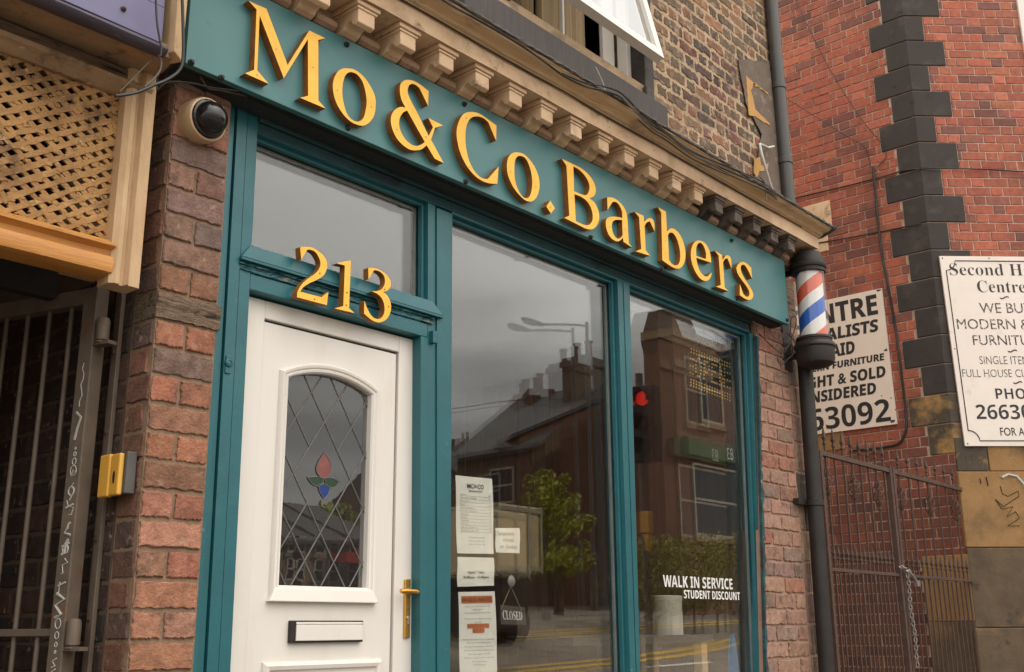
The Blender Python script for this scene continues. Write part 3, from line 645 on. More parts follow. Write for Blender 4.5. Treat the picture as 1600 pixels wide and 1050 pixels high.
def modillion(grime):
    b = MB(); hw = .047
    prof = [(-.13, 3.895), (-.285, 3.895), (-.285, 3.800), (-.262, 3.792), (-.246, 3.800), (-.236, 3.816), (-.222, 3.822), (-.200, 3.812), (-.186, 3.796), (-.165, 3.787), (-.13, 3.787)]
    b.xprism(prof, -hw, hw)
    b.box(-.056, .056, -.292, -.13, 3.862, 3.874); b.box(-.066, .066, -.301, -.13, 3.8755, 3.8975)
    return b
mdo = {}
for k in range(-1, 18):
    x = 2.44+.245*k; dark = k >= 13
    if dark not in mdo:
        m_ = modillion(dark); o = m_.build('bracket', mat('sooty_bracket_stone', (.17, .13, .105), (.10, .078, .066), rough=.9, scale=14, bump=.7, bscale=60, dirt=[((.04, .032, .028), 6, .50, .64), ((.36, .27, .19), 22, .66, .74)]) if dark else STONE, shop, bevel=.004); mdo[dark] = o; base = o
    else:
        base = mdo[dark].copy(); COL.objects.link(base); base.parent = shop
    base.matrix_parent_inverse = Matrix.Translation(shop.location).inverted(); base.location = (x, 0, zsh(x))
    if dark: base['label'] = 'blackened cornice bracket near the barber pole'
    # little round-nosed blocks of the bed course between the brackets
bl = None
for k in range(-1, 18):
    x = 2.44+.245*k+.118
    if bl is None:
        b = MB(); b.xprism([(-.13, 3.788), (-.160, 3.788), (-.178, 3.800), (-.182, 3.820), (-.168, 3.838), (-.13, 3.842)], -.058, .058); bl = b.build('bed_block', STONEB, shop, bevel=.005); q = bl
    else:
        q = bl.copy(); COL.objects.link(q); q.parent = shop
    q.matrix_parent_inverse = Matrix.Translation(shop.location).inverted(); q.location = (x, 0, zsh(x))
# --- brick piers
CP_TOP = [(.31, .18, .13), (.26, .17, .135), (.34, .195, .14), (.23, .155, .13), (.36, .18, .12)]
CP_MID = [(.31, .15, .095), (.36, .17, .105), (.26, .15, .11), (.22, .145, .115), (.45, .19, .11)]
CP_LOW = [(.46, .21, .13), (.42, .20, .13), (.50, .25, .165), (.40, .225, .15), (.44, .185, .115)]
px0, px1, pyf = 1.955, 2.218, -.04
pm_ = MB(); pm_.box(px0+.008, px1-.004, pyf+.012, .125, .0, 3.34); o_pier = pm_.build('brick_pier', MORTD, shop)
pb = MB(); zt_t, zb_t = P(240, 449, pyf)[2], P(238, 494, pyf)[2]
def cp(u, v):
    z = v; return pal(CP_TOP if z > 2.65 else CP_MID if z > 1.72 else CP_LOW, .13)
hb = .1015; rows = []; zz = zb_t
nlow = int(zb_t/hb); z0p = zb_t-nlow*hb
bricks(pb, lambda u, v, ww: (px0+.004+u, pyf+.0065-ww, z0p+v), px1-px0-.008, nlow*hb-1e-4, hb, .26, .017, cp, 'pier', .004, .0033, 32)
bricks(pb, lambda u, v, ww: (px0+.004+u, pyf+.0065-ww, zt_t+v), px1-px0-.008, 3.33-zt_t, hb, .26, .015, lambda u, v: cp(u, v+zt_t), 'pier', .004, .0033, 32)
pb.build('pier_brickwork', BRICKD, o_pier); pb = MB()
CPR = [(.22, .105, .07), (.18, .09, .065), (.14, .085, .068), (.25, .12, .08), (.16, .10, .08)]  # side-face bricks darker than the front, shade put into the palette
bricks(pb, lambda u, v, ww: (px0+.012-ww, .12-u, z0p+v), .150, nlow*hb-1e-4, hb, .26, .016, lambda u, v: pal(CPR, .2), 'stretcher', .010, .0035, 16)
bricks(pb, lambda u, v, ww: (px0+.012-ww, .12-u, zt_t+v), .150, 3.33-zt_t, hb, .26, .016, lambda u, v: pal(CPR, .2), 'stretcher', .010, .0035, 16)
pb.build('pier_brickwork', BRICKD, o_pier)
tb = MB(); tb.loft([[(x, pyf+.003+rnd.uniform(-.006, .004), zb_t+.006+rnd.uniform(-.004, .004)), (x, pyf+.004+rnd.uniform(-.004, .004), (zb_t+zt_t)/2-.008), (x, pyf-.002+rnd.uniform(-.006, .004), (zb_t+zt_t)/2+.012), (x, pyf+.003+rnd.uniform(-.006, .004), zt_t-.008+rnd.uniform(-.004, .003)), (x, .12, zt_t-.006), (x, .12, zb_t+.006)] for x in [px0+.003+(px1+.006-px0)*i/18 for i in range(19)]])
tb.build('timber_plug', DARKW, o_pier)
# ragged teal over-paint and filler where frame meets the bricks
rg = MB()
def ragged(xfun, z0, z1, y, wid, amp, side):
    A = []; B = []; n = 70
    for i in range(n+1):
        z = z0+(z1-z0)*i/n; x = xfun(z); j = rnd.uniform(0, amp)*(1 if rnd.random() < .75 else 2.2)
        A.append((x+side*(wid+j), z)); B.append((x-side*.01, z))
    rg.poly_plate([A+B[::-1]], lambda x, z, ww: (x, y-ww, z), -.02, .0)
ragged(lambda z: px1+.004, .3, 3.2, pyf+.016, .008, .010, -1)
rg.build('overpainted_edge', TEAL, shop)
# right-hand pier
rx0, rx1, ry = XR[0]-.045, 7.14, -.03
def rpx(z): return xat(*XR, z)-.006
rp = MB(); post(rp, off(XR, -.004), rx1, ry+.010, .02, 0, 3.42); post(rp, off(XR, .02), 7.04, .0205, .125, 0, 3.9); o_rp = rp.build('brick_pier', MORTP, shop)
rb = MB(); CR = [(.40, .22, .16), (.46, .27, .20), (.38, .17, .12), (.43, .25, .185), (.36, .23, .18), (.30, .19, .15)]
def crp(u, v):
    if u > .42 and rnd.random() < .30: return pal([(.10, .085, .08), (.08, .07, .066)], .2)
    return pal(CR, .10)
bricks(rb, lambda u, v, ww: (rpx(.1+v)+u*(rx1-.21-rpx(.1+v))/.48, ry+.007-ww, .1+v), .48, 3.26, .1015, .24, .018, crp, 'stretcher', .007, .005, 20)
bricks(rb, lambda u, v, ww: (rx1-.205+u, ry+.009-ww, .1+v), .19, 3.26, .205, .17, .02, lambda u, v: pal([(.33, .22, .165), (.10, .085, .075), (.26, .18, .14), (.36, .24, .17)], .15), 'stretcher', .006, .006, 20)
rb.build('pier_brickwork', BRICKD, o_rp)
rg = MB(); ragged(lambda z: xat(*XR, z)-.004, .3, 3.24, ry-.002, .006, .020, 1); rg.build('flaking_edge', mat('flaked_teal_and_black', (.012, .085, .10), (.02, .02, .02), rough=.7, scale=16, bump=.8, bscale=40, dirt=[((.32, .24, .17), 14, .60, .66)]), shop)

# ================================================================== SIGN ON THE FASCIA
FY = -.16
sign = thing('fascia_sign', (4.3, FY, 3.35), 'long teal fascia board with raised yellow Mo & Co. Barbers lettering under the cornice', 'sign')
fb = MB(); xf0, xf1 = P(290, 98, FY)[0], P(1233, 507, FY)[0]; zf = 3.345
fb.hexa([(xf0, FY, zf), (xf1, FY, zf), (xf1, FY+.03, zf), (xf0, FY+.03, zf), (xf0, FY, 3.783+zsh(xf0)), (xf1, FY, 3.783+zsh(xf1)), (xf1, FY+.03, 3.783+zsh(xf1)), (xf0, FY+.03, 3.783+zsh(xf0))])
fb.build('fascia_board', FASC, sign, bevel=.002)
sb = MB(); sb.box(xf0+.01, xf1-.01, FY+.031, -.0165, zf+.006, zf+.03); sb.box(xf0+.01, xf1-.01, FY+.06, -.0165, zf-.006, zf+.004); sb.build('fascia_soffit', mat('shade_black_paint', (.010, .013, .013), (.016, .02, .02), rough=.8, scale=9, bump=.8, bscale=30, dirt=[((.10, .09, .07), 24, .68, .72)]), sign)  # underside coloured near black for the shade below the fascia, with flecks
LET = {}
zA, zB, zC, zD, zE, zF = (5.8333, 380, 0), (5.8333, 500, 90), (5.8333, 690, 160), (6.176, 860, 230), (5.8333, 990, 300), (7.0, 450, 370)
c = 1
LETTERS = [
 ('M', zA, [[(48, 5, c), (122, 42, c), (212, 78, c), (405, 592, c), (602, 278, c), (747, 348, c), (685, 364, c), (685, 915, c), (752, 990, c), (518, 890, c), (592, 873, c), (590, 355, c), (370, 712, c), (150, 140, c), (128, 640, c), (233, 765, c), (18, 668, c), (100, 635, c), (122, 88, c)]]),
 ('o', zB, [[(240, 97), (320, 112), (400, 175), (460, 260), (500, 350), (508, 430), (495, 520), (455, 585), (400, 618), (340, 612), (270, 575), (200, 500), (145, 400), (118, 290), (125, 200), (160, 130), (200, 103)],
           [(285, 132), (340, 155), (385, 215), (412, 300), (425, 390), (418, 470), (395, 550), (350, 583), (300, 570), (255, 525), (225, 450), (205, 350), (207, 250), (225, 175), (250, 142)]]),
 ('&', zB, [[(990, 305, c), (985, 440, c), (907, 278, c), (870, 248), (832, 240), (806, 265), (800, 320), (830, 395), (870, 470), (930, 590), (992, 715, c), (1030, 635, c), (988, 550, c), (1122, 618, c), (1048, 640, c), (1012, 748, c), (1128, 962, c), (1045, 920, c), (972, 798, c), (932, 832), (880, 845), (820, 838), (760, 800), (700, 735), (660, 650), (645, 570), (660, 505), (700, 462), (740, 449), (778, 455, c), (742, 380), (728, 300), (735, 240), (765, 210), (810, 203), (860, 215), (920, 250)],
           [(795, 483, c), (955, 768, c), (925, 792), (880, 805), (830, 790), (780, 745), (740, 680), (722, 610), (728, 550), (750, 510), (770, 492)]]),
 ('C', zC, [[(500, 210, c), (497, 350, c), (425, 180, c), (385, 145), (330, 128), (280, 135), (245, 170), (222, 240), (217, 340), (228, 440), (255, 540), (300, 625), (360, 685), (420, 700, c), (520, 585, c), (508, 742, c), (440, 738), (370, 715), (300, 665), (230, 580), (175, 470), (145, 360), (137, 260), (155, 180), (190, 115), (235, 90), (290, 88), (350, 105), (420, 152)]]),
 ('o', zC, [[(690, 455), (750, 472), (815, 535), (865, 620), (890, 710), (890, 790), (865, 865), (820, 902), (770, 895), (715, 850), (650, 765), (605, 660), (595, 570), (610, 500), (645, 463)],
           [(720, 487), (765, 510), (800, 580), (822, 670), (825, 760), (810, 840), (780, 873), (740, 860), (700, 800), (670, 710), (663, 610), (670, 530), (690, 495)]]),
 ('.', zC, [[(990, 893, c), (1033, 965, c), (995, 1012, c), (955, 948, c)]]),
 ('B', zD, [[(110, 112, c), (215, 162, c), (300, 205), (370, 265), (420, 340), (438, 410), (425, 465), (378, 492, c), (430, 540), (465, 620), (470, 700), (445, 760), (400, 792), (340, 785), (300, 765, c), (135, 682, c), (182, 660, c), (155, 178, c)],
           [(222, 183, c), (280, 220), (340, 285), (375, 360), (375, 410), (355, 455), (325, 462), (228, 425, c)], [(232, 453, c), (300, 480), (360, 530), (400, 610), (408, 690), (385, 740), (350, 752), (300, 740), (245, 712, c)]]),
 ('a', zD, [[(548, 482, c), (600, 487), (650, 515), (700, 565), (735, 635), (745, 720), (750, 820), (757, 925, c), (787, 968, c), (706, 912, c), (700, 872, c), (665, 905), (630, 905), (580, 870), (545, 800), (535, 730), (545, 690), (580, 672), (640, 672), (694, 683, c), (690, 620), (665, 560), (635, 530), (600, 528, c), (552, 605, c)],
           [(692, 703, c), (695, 780), (697, 850, c), (672, 878), (640, 878), (610, 840), (593, 780), (597, 730), (620, 705), (650, 700)]]),
 ('r', zE, [[(10, 180, c), (90, 215, c), (98, 270, c), (130, 242), (162, 240), (186, 268), (192, 362, c), (150, 268, c), (122, 276), (101, 308, c), (110, 530, c), (152, 582, c), (18, 540, c), (70, 520, c), (50, 230, c)]]),
 ('b', zE, [[(222, 138, c), (295, 178, c), (305, 360, c), (335, 332), (380, 342), (430, 400), (465, 500), (473, 580), (460, 650), (430, 690), (395, 698), (350, 682), (262, 622, c), (252, 192, c)],
           [(313, 392, c), (332, 370), (362, 378), (395, 430), (420, 520), (425, 600), (410, 655), (380, 668), (345, 650), (323, 618, c)]]),
 ('e', zE, [[(600, 442), (650, 465), (690, 530), (705, 600), (707, 645, c), (571, 598, c), (580, 650), (600, 710), (640, 762), (672, 770), (694, 748), (712, 732, c), (705, 770), (680, 803), (640, 808), (600, 780), (560, 720), (530, 640), (522, 560), (535, 490), (562, 453)],
           [(572, 582, c), (658, 612, c), (660, 560), (640, 495), (610, 463), (585, 475), (571, 520)]]),
 ('r', zE, [[(740, 535, c), (805, 572, c), (812, 620, c), (840, 580), (868, 580), (887, 607), (892, 697, c), (856, 604, c), (832, 612), (816, 642, c), (830, 870, c), (868, 905, c), (752, 862, c), (795, 848, c), (775, 580, c)]]),
 ('s', zE, [[(1072, 690, c), (1080, 790, c), (1038, 702, c), (1012, 667), (987, 665), (976, 690), (987, 740), (1020, 800), (1065, 870), (1090, 930), (1082, 968), (1055, 984), (1015, 972), (968, 940, c), (968, 838, c), (1000, 930, c), (1030, 955), (1052, 945), (1054, 910), (1030, 862), (985, 800), (950, 745), (938, 700), (946, 668), (968, 645), (995, 637), (1030, 650)]]),
]
def letter(name, zz, loops, yb, yf, parent, label, flip=False, yplane=None):
    s, ox, oy = zz; L_ = []
    for lp_ in loops:
        pts = []
        for x, y, *cc in lp_:
            q = at(ox+x/s, oy+y/s, yf); pts.append((q[0], q[2], *cc))
        L_.append(smoothloop(pts, 6))
    b = MB(); b.poly_plate(L_, lambda x, z, ww: (x, yf+(yb-yf)*ww, z), 1, 0, side_mi=1)
    o = b.build(name, [GOLD, GOLDS], parent, fixn=True)
    o['label'] = label
    return o, L_
screws = MB()
def screw(x, y, z, r=.004): screws.lathe([(r, 0), (r, .0015), (r*.6, .002)], (x, y, z), (0, -1, 0), 10)
NAMES = {'M': 'capital letter M', 'o': 'small letter o', '&': 'ampersand', 'C': 'capital letter C', '.': 'diamond full stop', 'B': 'capital letter B', 'a': 'small letter a', 'r': 'small letter r', 'b': 'small letter b', 'e': 'small letter e', 's': 'small letter s'}
LF = FY-.036
for ch, zz, loops in LETTERS: letter('letter', zz, loops, FY+.001, LF, sign, 'yellow raised '+NAMES[ch])
for zz, pts in ((zA, [(300, 447), (638, 612), (128, 682)]), (zB, [(160, 295), (468, 448), (700, 655), (967, 722)]), (zC, [(225, 142), (255, 590), (628, 630), (860, 770), (993, 955)]), (zD, [(205, 490), (430, 617), (570, 770), (718, 790)]), (zE, [(65, 350), (295, 440), (545, 560), (800, 760), (965, 740)])):
    for x, y in pts: q = at(zz[1]+x/zz[0], zz[2]+y/zz[0], LF); screw(q[0], LF, q[2])
screws.build('letter_screw', CREAMP, sign)
bs = MB()
for px, py in ((298, 98), (345, 122), (543, 200), (727, 284), (922, 371), (1032, 421), (1039, 418), (1151, 467), (541, 70), (725, 163), (924, 250), (1142, 376), (1229, 500)):
    q = P(px, py, FY); bs.lathe([(.013, 0), (.013, .006), (.009, .010), (.006, .018), (0, .018)], (q[0], FY, q[2]), (0, -1, 0), 10)
bs.build('sign_bolt', BLACKM, sign)
# house number
num = thing('house_number', (2.9, -.03, 2.4), 'raised orange-yellow 213 house number fixed across the rail over the white door', 'house number')
DIG = [('2', [[(133, 112, c), (200, 108), (270, 120), (340, 160), (400, 220), (428, 290), (420, 360), (390, 420), (320, 468), (230, 510), (170, 550), (132, 600, c), (365, 660, c), (442, 603, c), (425, 747, c), (97, 660, c), (105, 600), (150, 520), (220, 455), (300, 400), (345, 340), (355, 280), (330, 210), (290, 160), (240, 140), (210, 142, c), (145, 250, c)]]),
       ('1', [[(688, 258, c), (668, 780, c), (730, 835, c), (510, 782, c), (605, 758, c), (622, 314, c), (530, 290, c), (622, 268, c)]]),
       ('3', [[(878, 340, c), (940, 340), (1010, 365), (1075, 410), (1120, 480), (1122, 540), (1090, 585), (1040, 603, c), (1085, 640), (1122, 720), (1125, 800), (1095, 880), (1040, 925), (980, 935), (910, 905), (832, 840, c), (835, 700, c), (875, 800), (920, 870), (970, 898), (1015, 890), (1050, 840), (1055, 760), (1030, 680), (980, 625), (918, 597, c), (990, 590), (1035, 560), (1060, 500), (1050, 430), (1010, 385), (960, 365), (938, 370, c), (880, 465, c)]])]
for ch, loops in DIG: letter('digit', zF, loops, -.023, -.056, num, 'raised figure '+{'2': 'two', '1': 'one', '3': 'three'}[ch])
screws = MB()
for x, y in ((347, 400), (290, 682), (643, 610), (635, 747), (1055, 575), (1100, 762)): q = at(450+x/7, 370+y/7, -.056); screw(q[0], -.056, q[2], .003)
screws.build('digit_screw', BLACKM, num)

# ================================================================== LEFT NEIGHBOUR OVER THE PASSAGE
nb = thing('neighbour_shop', (1.0, 1, 0), 'old shopfront over a dark passage with tan lattice panel and faded purple fascia', 'shop')
LX0 = -2.5
zl0, zl1 = 2.640, 3.205
zb0, zb1 = P(183, 437, -.03)[2], zl0
pzx = P(172, 440, -.06)[0], P(218, 447, -.06)[0]
la = MB(); per = .0700; bw = .0086
def latbar(s, cofs, y0, y1):
    pts = []
    x0, x1, z0, z1 = .6, 1.775, zl0-.02, zl1+.02
    for t in np.linspace(0, 1, 2): pass
    # line z - zc = s*(x-x0)*k
    k = .66; xs = []
    for x in (x0, x1):
        z = z0+s*(x-x0)*k+cofs
        if z0 <= z <= z1: xs.append((x, z))
    for z in (z0, z1):
        x = x0+(z-z0-cofs)/(s*k)
        if x0 < x < x1: xs.append((x, z))
    if len(xs) < 2: return
    a, b = Vector(xs[0]), Vector(xs[1]); d = b-a
    if d.length < .02: return
    n = Vector((-d.y, d.x)).normalized(); m = max(2, int(d.length/.03)); rings = []
    for i in range(m+1):
        q = a.lerp(b, i/m); w0, w1 = bw+rnd.uniform(-.0022, .0042), bw+rnd.uniform(-.0022, .0042)
        rings.append([(q.x-n.x*w0, y0, q.y-n.y*w0), (q.x+n.x*w1, y0, q.y+n.y*w1), (q.x+n.x*w1, y1, q.y+n.y*w1), (q.x-n.x*w0, y1, q.y-n.y*w0)])
    la.loft(rings)
for i in range(-40, 60):
    latbar(1, i*per*.66, -.003, .006); latbar(-1, i*per*.66, .0, .009)
for k in range(420):
    x, z = rnd.uniform(1.15, 1.77), rnd.uniform(zl0, zl1); r_ = rnd.uniform(.004, .011); n_ = 7
    A_ = [2*math.pi*i/n_ for i in range(n_)]; rr_ = [r_*rnd.uniform(.6, 1.3) for i in range(n_)]
    la.prism([(x+rr_[i]*math.cos(A_[i])*1.5, .004, z+rr_[i]*math.sin(A_[i])) for i in range(n_)], [(x+rr_[i]*.9*math.cos(A_[i])*1.5, -.002-rnd.uniform(0, .002), z+rr_[i]*.9*math.sin(A_[i])) for i in range(n_)])
la.build('lattice_panel', LATT, nb)
dk = MB(); dk.box(LX0, 1.77, .35, .40, 2.5, 3.4); dk.build('panel_backing', mat('black_backing', (.012, .009, .007), rough=.95), nb)
# orange beam beneath
xp('varnished_beam', [(.05, zb0+.012), (-.035, zb0+.012), (-.055, zb0+.02), (-.062, zb0+.05), (-.055, zb0+.075), (-.040, zb0+.085), (-.043, zb0+.10), (-.070, zb0+.112), (-.070, zb1-.022), (-.045, zb1-.012), (-.03, zb1), (.05, zb1)], ORWOOD, nb, x0=LX0, x1=pzx[0]+.006, segs=30, jit=.0012, smooth=35)
# moulded pilaster
pl = MB(); pa, pz = pzx; zp0, zp1 = P(172, 440, -.06)[2], 3.30
pl.prism([(pa, .03, zp0), (pa, -.045, zp0), (pa+.018, -.060, zp0), (pa+.034, -.060, zp0), (pa+.040, -.045, zp0), (pa+.052, -.048, zp0), (pa+.060, -.075, zp0), (pz-.052, -.075, zp0), (pz-.046, -.064, zp0), (pz-.004, -.064, zp0), (pz, -.056, zp0), (pz, .03, zp0)],
         [(pa, .03, zp1), (pa, -.045, zp1), (pa+.018, -.060, zp1), (pa+.034, -.060, zp1), (pa+.040, -.045, zp1), (pa+.052, -.048, zp1), (pa+.060, -.075, zp1), (pz-.052, -.075, zp1), (pz-.046, -.064, zp1), (pz-.004, -.064, zp1), (pz, -.056, zp1), (pz, .03, zp1)])
pl.build('pilaster', TANP, nb, bevel=.003)
# moulding above the lattice, recess, soffit, purple fascia
xp('lattice_head_moulding', [(.05, zl1), (-.018, zl1-.002), (-.040, zl1+.012), (-.048, zl1+.020), (-.066, zl1+.026), (-.074, zl1+.040), (-.066, zl1+.046), (.05, zl1+.048)], PEEL, nb, x0=LX0, x1=pz-.02, segs=30, jit=.002, smooth=35)
xp('recess_board', [(.05, zl1+.050), (-.045, zl1+.050), (-.045, 3.298), (.05, 3.298)], DARKW, nb, x0=LX0, x1=1.88)
FYN = -.24
xs_r = P(236, 122, -.12)[0]
sf = MB(); zs = 3.20
sf.prism([(LX0, -.03, 3.300), (pz+.0, -.03, 3.300), (pz-.035, FYN+.01, 3.292), (LX0, FYN+.01, 3.292)], [(LX0, -.03, 3.34), (pz, -.03, 3.34), (pz-.035, FYN+.01, 3.34), (LX0, FYN+.01, 3.34)])
sf.build('peeling_soffit', PEEL, nb)
zpf = 3.318; xpr = P(253, 70, FYN)[0]
xp('purple_edge_roll', [(FYN+.03, zpf-.024), (FYN+.004, zpf-.030), (FYN-.018, zpf-.026), (FYN-.028, zpf-.010), (FYN-.020, zpf+.004), (FYN-.004, zpf+.012), (FYN+.03, zpf+.012)], PURPD, nb, x0=LX0, x1=xpr+.012, segs=24, jit=.0015, smooth=50)
pf = MB(); pf.box(LX0, xpr, FYN+.002, FYN+.03, zpf+.013, zpf+.155); pf.box(LX0, xpr, FYN+.004, FYN+.03, zpf+.157, 4.4); pf.build('purple_fascia', PURPLE, nb, bevel=.002)
nbl = MB(); q = P(193, 14, FYN); nbl.lathe([(.010, 0), (.010, .006), (.004, .014), (0, .016)], (q[0], FYN+.003, q[2]), (0, -1, 0), 10); nbl.build('fascia_nail', RUSTY, nb)
# cream end board between the two fascias
eb = MB(); ex0, ex1 = P(266, 60, -.27)[0], P(288, 80, -.27)[0]; ez = P(282, 96, -.27)[2]
eb.prism([(ex0+.02, -.27, ez+.03), (ex1-.004, -.27, ez), (ex1-.004, -.05, ez+.06), (ex0+.02, -.05, ez+.06)], [(ex0, -.27, 4.4), (ex1, -.27, 4.4), (ex1, -.05, 4.4), (ex0, -.05, 4.4)])
eb.build('fascia_end_board', TANP, nb, bevel=.003)
# masonry of the neighbour and the passage
nm = MB(); nm.box(LX0, .45, -.02, 6, 0, 2.5); nm.box(LX0, 1.95, .42, 8, 2.62, 8.4); nm.box(LX0, 1.95, .0, .41, 3.42, 8.4); nm.box(.45, 1.96, 6, 6.3, 0, 2.62)
nm.build('masonry_body', MORTD, nb)
pwall = MB(); W0 = .13
bricks(pwall, lambda u, v, ww: (1.962-ww, W0+u, .05+v), 3.2, 2.55, .1015, .26, .016, lambda u, v: pal([(.065, .034, .025), (.05, .029, .022), (.085, .04, .028), (.038, .025, .02)], .2), 'flemish', .006, .004, 8)  # passage bricks coloured dark to paint in the lack of light
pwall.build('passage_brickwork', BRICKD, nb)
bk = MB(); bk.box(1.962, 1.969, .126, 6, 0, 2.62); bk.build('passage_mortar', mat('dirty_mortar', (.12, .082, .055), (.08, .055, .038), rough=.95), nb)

# ================================================================== PASSAGE GATE (swung inwards against the passage wall)
gp0 = atx(153, 452, 1.86)
d_ = ray(0, 478); t_ = (gp0[2]-.0-CAM[2])/d_[2]; gp1 = CAM+d_*t_
gd = Vector((gp1[0]-gp0[0], gp1[1]-gp0[1], 0)); GLEN = 1.25; gd.normalize(); gn = Vector((gd.y, -gd.x, 0))
if gn.dot(Vector(CAM)-Vector(gp0)) < 0: gn = -gn
def gpl(px, py):   # pixel -> (s along gate, z)
    d = Vector(ray(px, py)); o = Vector(CAM); t = (Vector(gp0)-o).dot(gn)/d.dot(gn); p = o+d*t
    return ((p-Vector(gp0)).dot(gd), p.z)
def gm(s, z, w=0): p = Vector(gp0)+gd*s+gn*w; return (p.x, p.y, z)
gate = thing('passage_gate', tuple(gp0[:2])+(0,), 'weathered grey steel barred gate with white graffiti standing open in the dark passage', 'gate')
def gbox(mb, s0, s1, z0, z1, w0, w1): mb.hexa([gm(s0, z0, w1), gm(s1, z0, w1), gm(s1, z0, w0), gm(s0, z0, w0), gm(s0, z1, w1), gm(s1, z1, w1), gm(s1, z1, w0), gm(s0, z1, w0)])
zgt = gp0[2]
b = MB(); gbox(b, -.03, .035, .1, zgt, -.03, .03); gbox(b, GLEN, GLEN+.06, .1, zgt, -.03, .03); gbox(b, .036, GLEN-.001, zgt-.06, zgt-.001, -.028, .028); gbox(b, .036, GLEN-.001, .12, .18, -.028, .028); b.build('gate_frame', GATEM, gate, bevel=.004)
zr = gpl(48, 985)[1]
b = MB(); gbox(b, .036, GLEN-.001, zr-.02, zr+.005, -.018, .018); b.build('gate_rail', GATEM, gate, bevel=.002)
s_b = [gpl(113, 483)[0], gpl(78, 493)[0], gpl(42, 500)[0], gpl(10, 510)[0]]; stp = (s_b[3]-s_b[0])/3
for i in range(8):
    s = s_b[0]+stp*i
    if s < GLEN-.03:
        b = MB(); b.tube([gm(s, .18), gm(s, zgt-.06)], .0095, 8); b.build('gate_bar', GATEM, gate, smooth=60)
hz = [gpl(172, 515)[1], gpl(128, 988)[1]]
for z in hz:
    b = MB(); c_ = gm(-.055, z, .012); b.lathe([(.018, -.045), (.024, -.04), (.024, .03), (.020, .042), (.008, .046)], c_, (0, 0, 1), 16); b.lathe([(.026, -.052), (.026, -.046)], c_, (0, 0, 1), 16); gbox(b, -.105, -.03, z-.06, z-.047, -.01, .03); b.build('gate_hinge', GATEM, gate, smooth=40)
def squiggle(mb, pts, r=.003): mb.tube([gm(s, z, .0305) for s, z in pts], r, 4)
b = MB(); zt0 = gpl(140, 570)[1]; zg1 = gpl(105, 900)[1]
z = zt0; pts = []
for i in range(9): pts.append((.006*math.sin(i*1.9)+.0, z)); z -= .02
squiggle(b, pts, .0018)
squiggle(b, [(.012, z), (-.012, z-.02), (.0, z-.06), (.008, z-.10)], .005); z -= .13
for r_ in (.003, .006, .009, .014):
    squiggle(b, [(r_*math.cos(k*.7), z+r_*math.sin(k*.7)*1.3) for k in range(10)], .0018); z -= r_*2+.014
squiggle(b, [(-.010, z+.04), (.010, z+.02), (0, z+.045)], .002)
for k in range(6):
    pts_ = [(rnd.uniform(-.018, .018), z-.055*t+rnd.uniform(-.008, .008)) for t in (0, .3, .35, .7, 1)]; squiggle(b, pts_, rnd.choice([.0022, .0045, .006]))
    if k % 2: squiggle(b, [(-.016, z-.01), (.016, z-.022)], .004)
    if k % 3 == 0: squiggle(b, [(.013*math.cos(t*.8), z-.03+.016*math.sin(t*.8)) for t in range(9)], .003)
    z -= .066
squiggle(b, [(.018, z+.02), (-.02, z), (.018, z-.02), (-.012, z-.05), (.016, z-.06)], .006); z -= .08
for r_ in (.013, .009, .006, .004):
    squiggle(b, [(r_*math.cos(k*.7), z+r_*math.sin(k*.7)*1.3) for k in range(10)], .0018); z -= r_*2+.012
for k in range(4): squiggle(b, [(-.01, z), (.008, z-.01), (-.006, z-.025), (.01, z-.03)], .003); z -= .035
b.build('graffiti', SPRAY, gate)
# flat bar bolted to the pier
fbz = thing('flat_bar', (1.94, .1, 0), 'narrow grey steel flat bar bolted to the brick beside the open gate', 'bar')
ya, yb_ = atx(197, 600, 1.945)[1], atx(184, 600, 1.945)[1]
ya0 = atx(197, 453, 1.945)[1]
b = MB(); b.box(1.938, 1.955, ya0+.012, ya0+.055, .05, atx(190, 453, 1.945)[2]); b.build('bar', GATEM, fbz, bevel=.003)
for z in (1.35, 1.62, 2.0, 2.3):
    b = MB(); b.lathe([(.009, 0), (.009, .005), (.004, .007)], (1.938, ya0+.033, z), (-1, 0, 0), 8); b.build('bolt', RUSTY, fbz)
# yellow call box
yb0, yb1 = atx(187, 742, 1.90)[1], atx(158, 742, 1.90)[1]; zy0, zy1 = atx(172, 776, 1.90)[2], atx(172, 710, 1.90)[2]
cb = thing('call_box', (1.93, yb0, zy0), 'small yellow call box with dark slot on the brick pier by the gate', 'call box')
b = MB(); b.box(1.915, 1.953, yb0-.014, yb1-.006, zy0+.008, zy1+.004); b.build('back_plate', GREYP, cb, bevel=.004)
ym = (yb0+yb1)/2-.006
b = MB(); b.box(1.895, 1.9145, yb0, ym-.0015, zy0+.002, zy1-.002); b.box(1.890, 1.9145, ym+.0015, yb1, zy0, zy1); b.build('cover', YBOX, cb, bevel=.006)
b = MB(); yc_, zc9 = (yb0+ym)/2, (zy0*1.3+zy1)/2.3; b.prism([(1.8946, yc_+.007*math.cos(a), zc9+.022*math.sin(a)) for a in [.4*i for i in range(16)]], [(1.8935, yc_+.007*math.cos(a), zc9+.022*math.sin(a)) for a in [.4*i for i in range(16)]]); b.build('slot', BLACKM, cb)
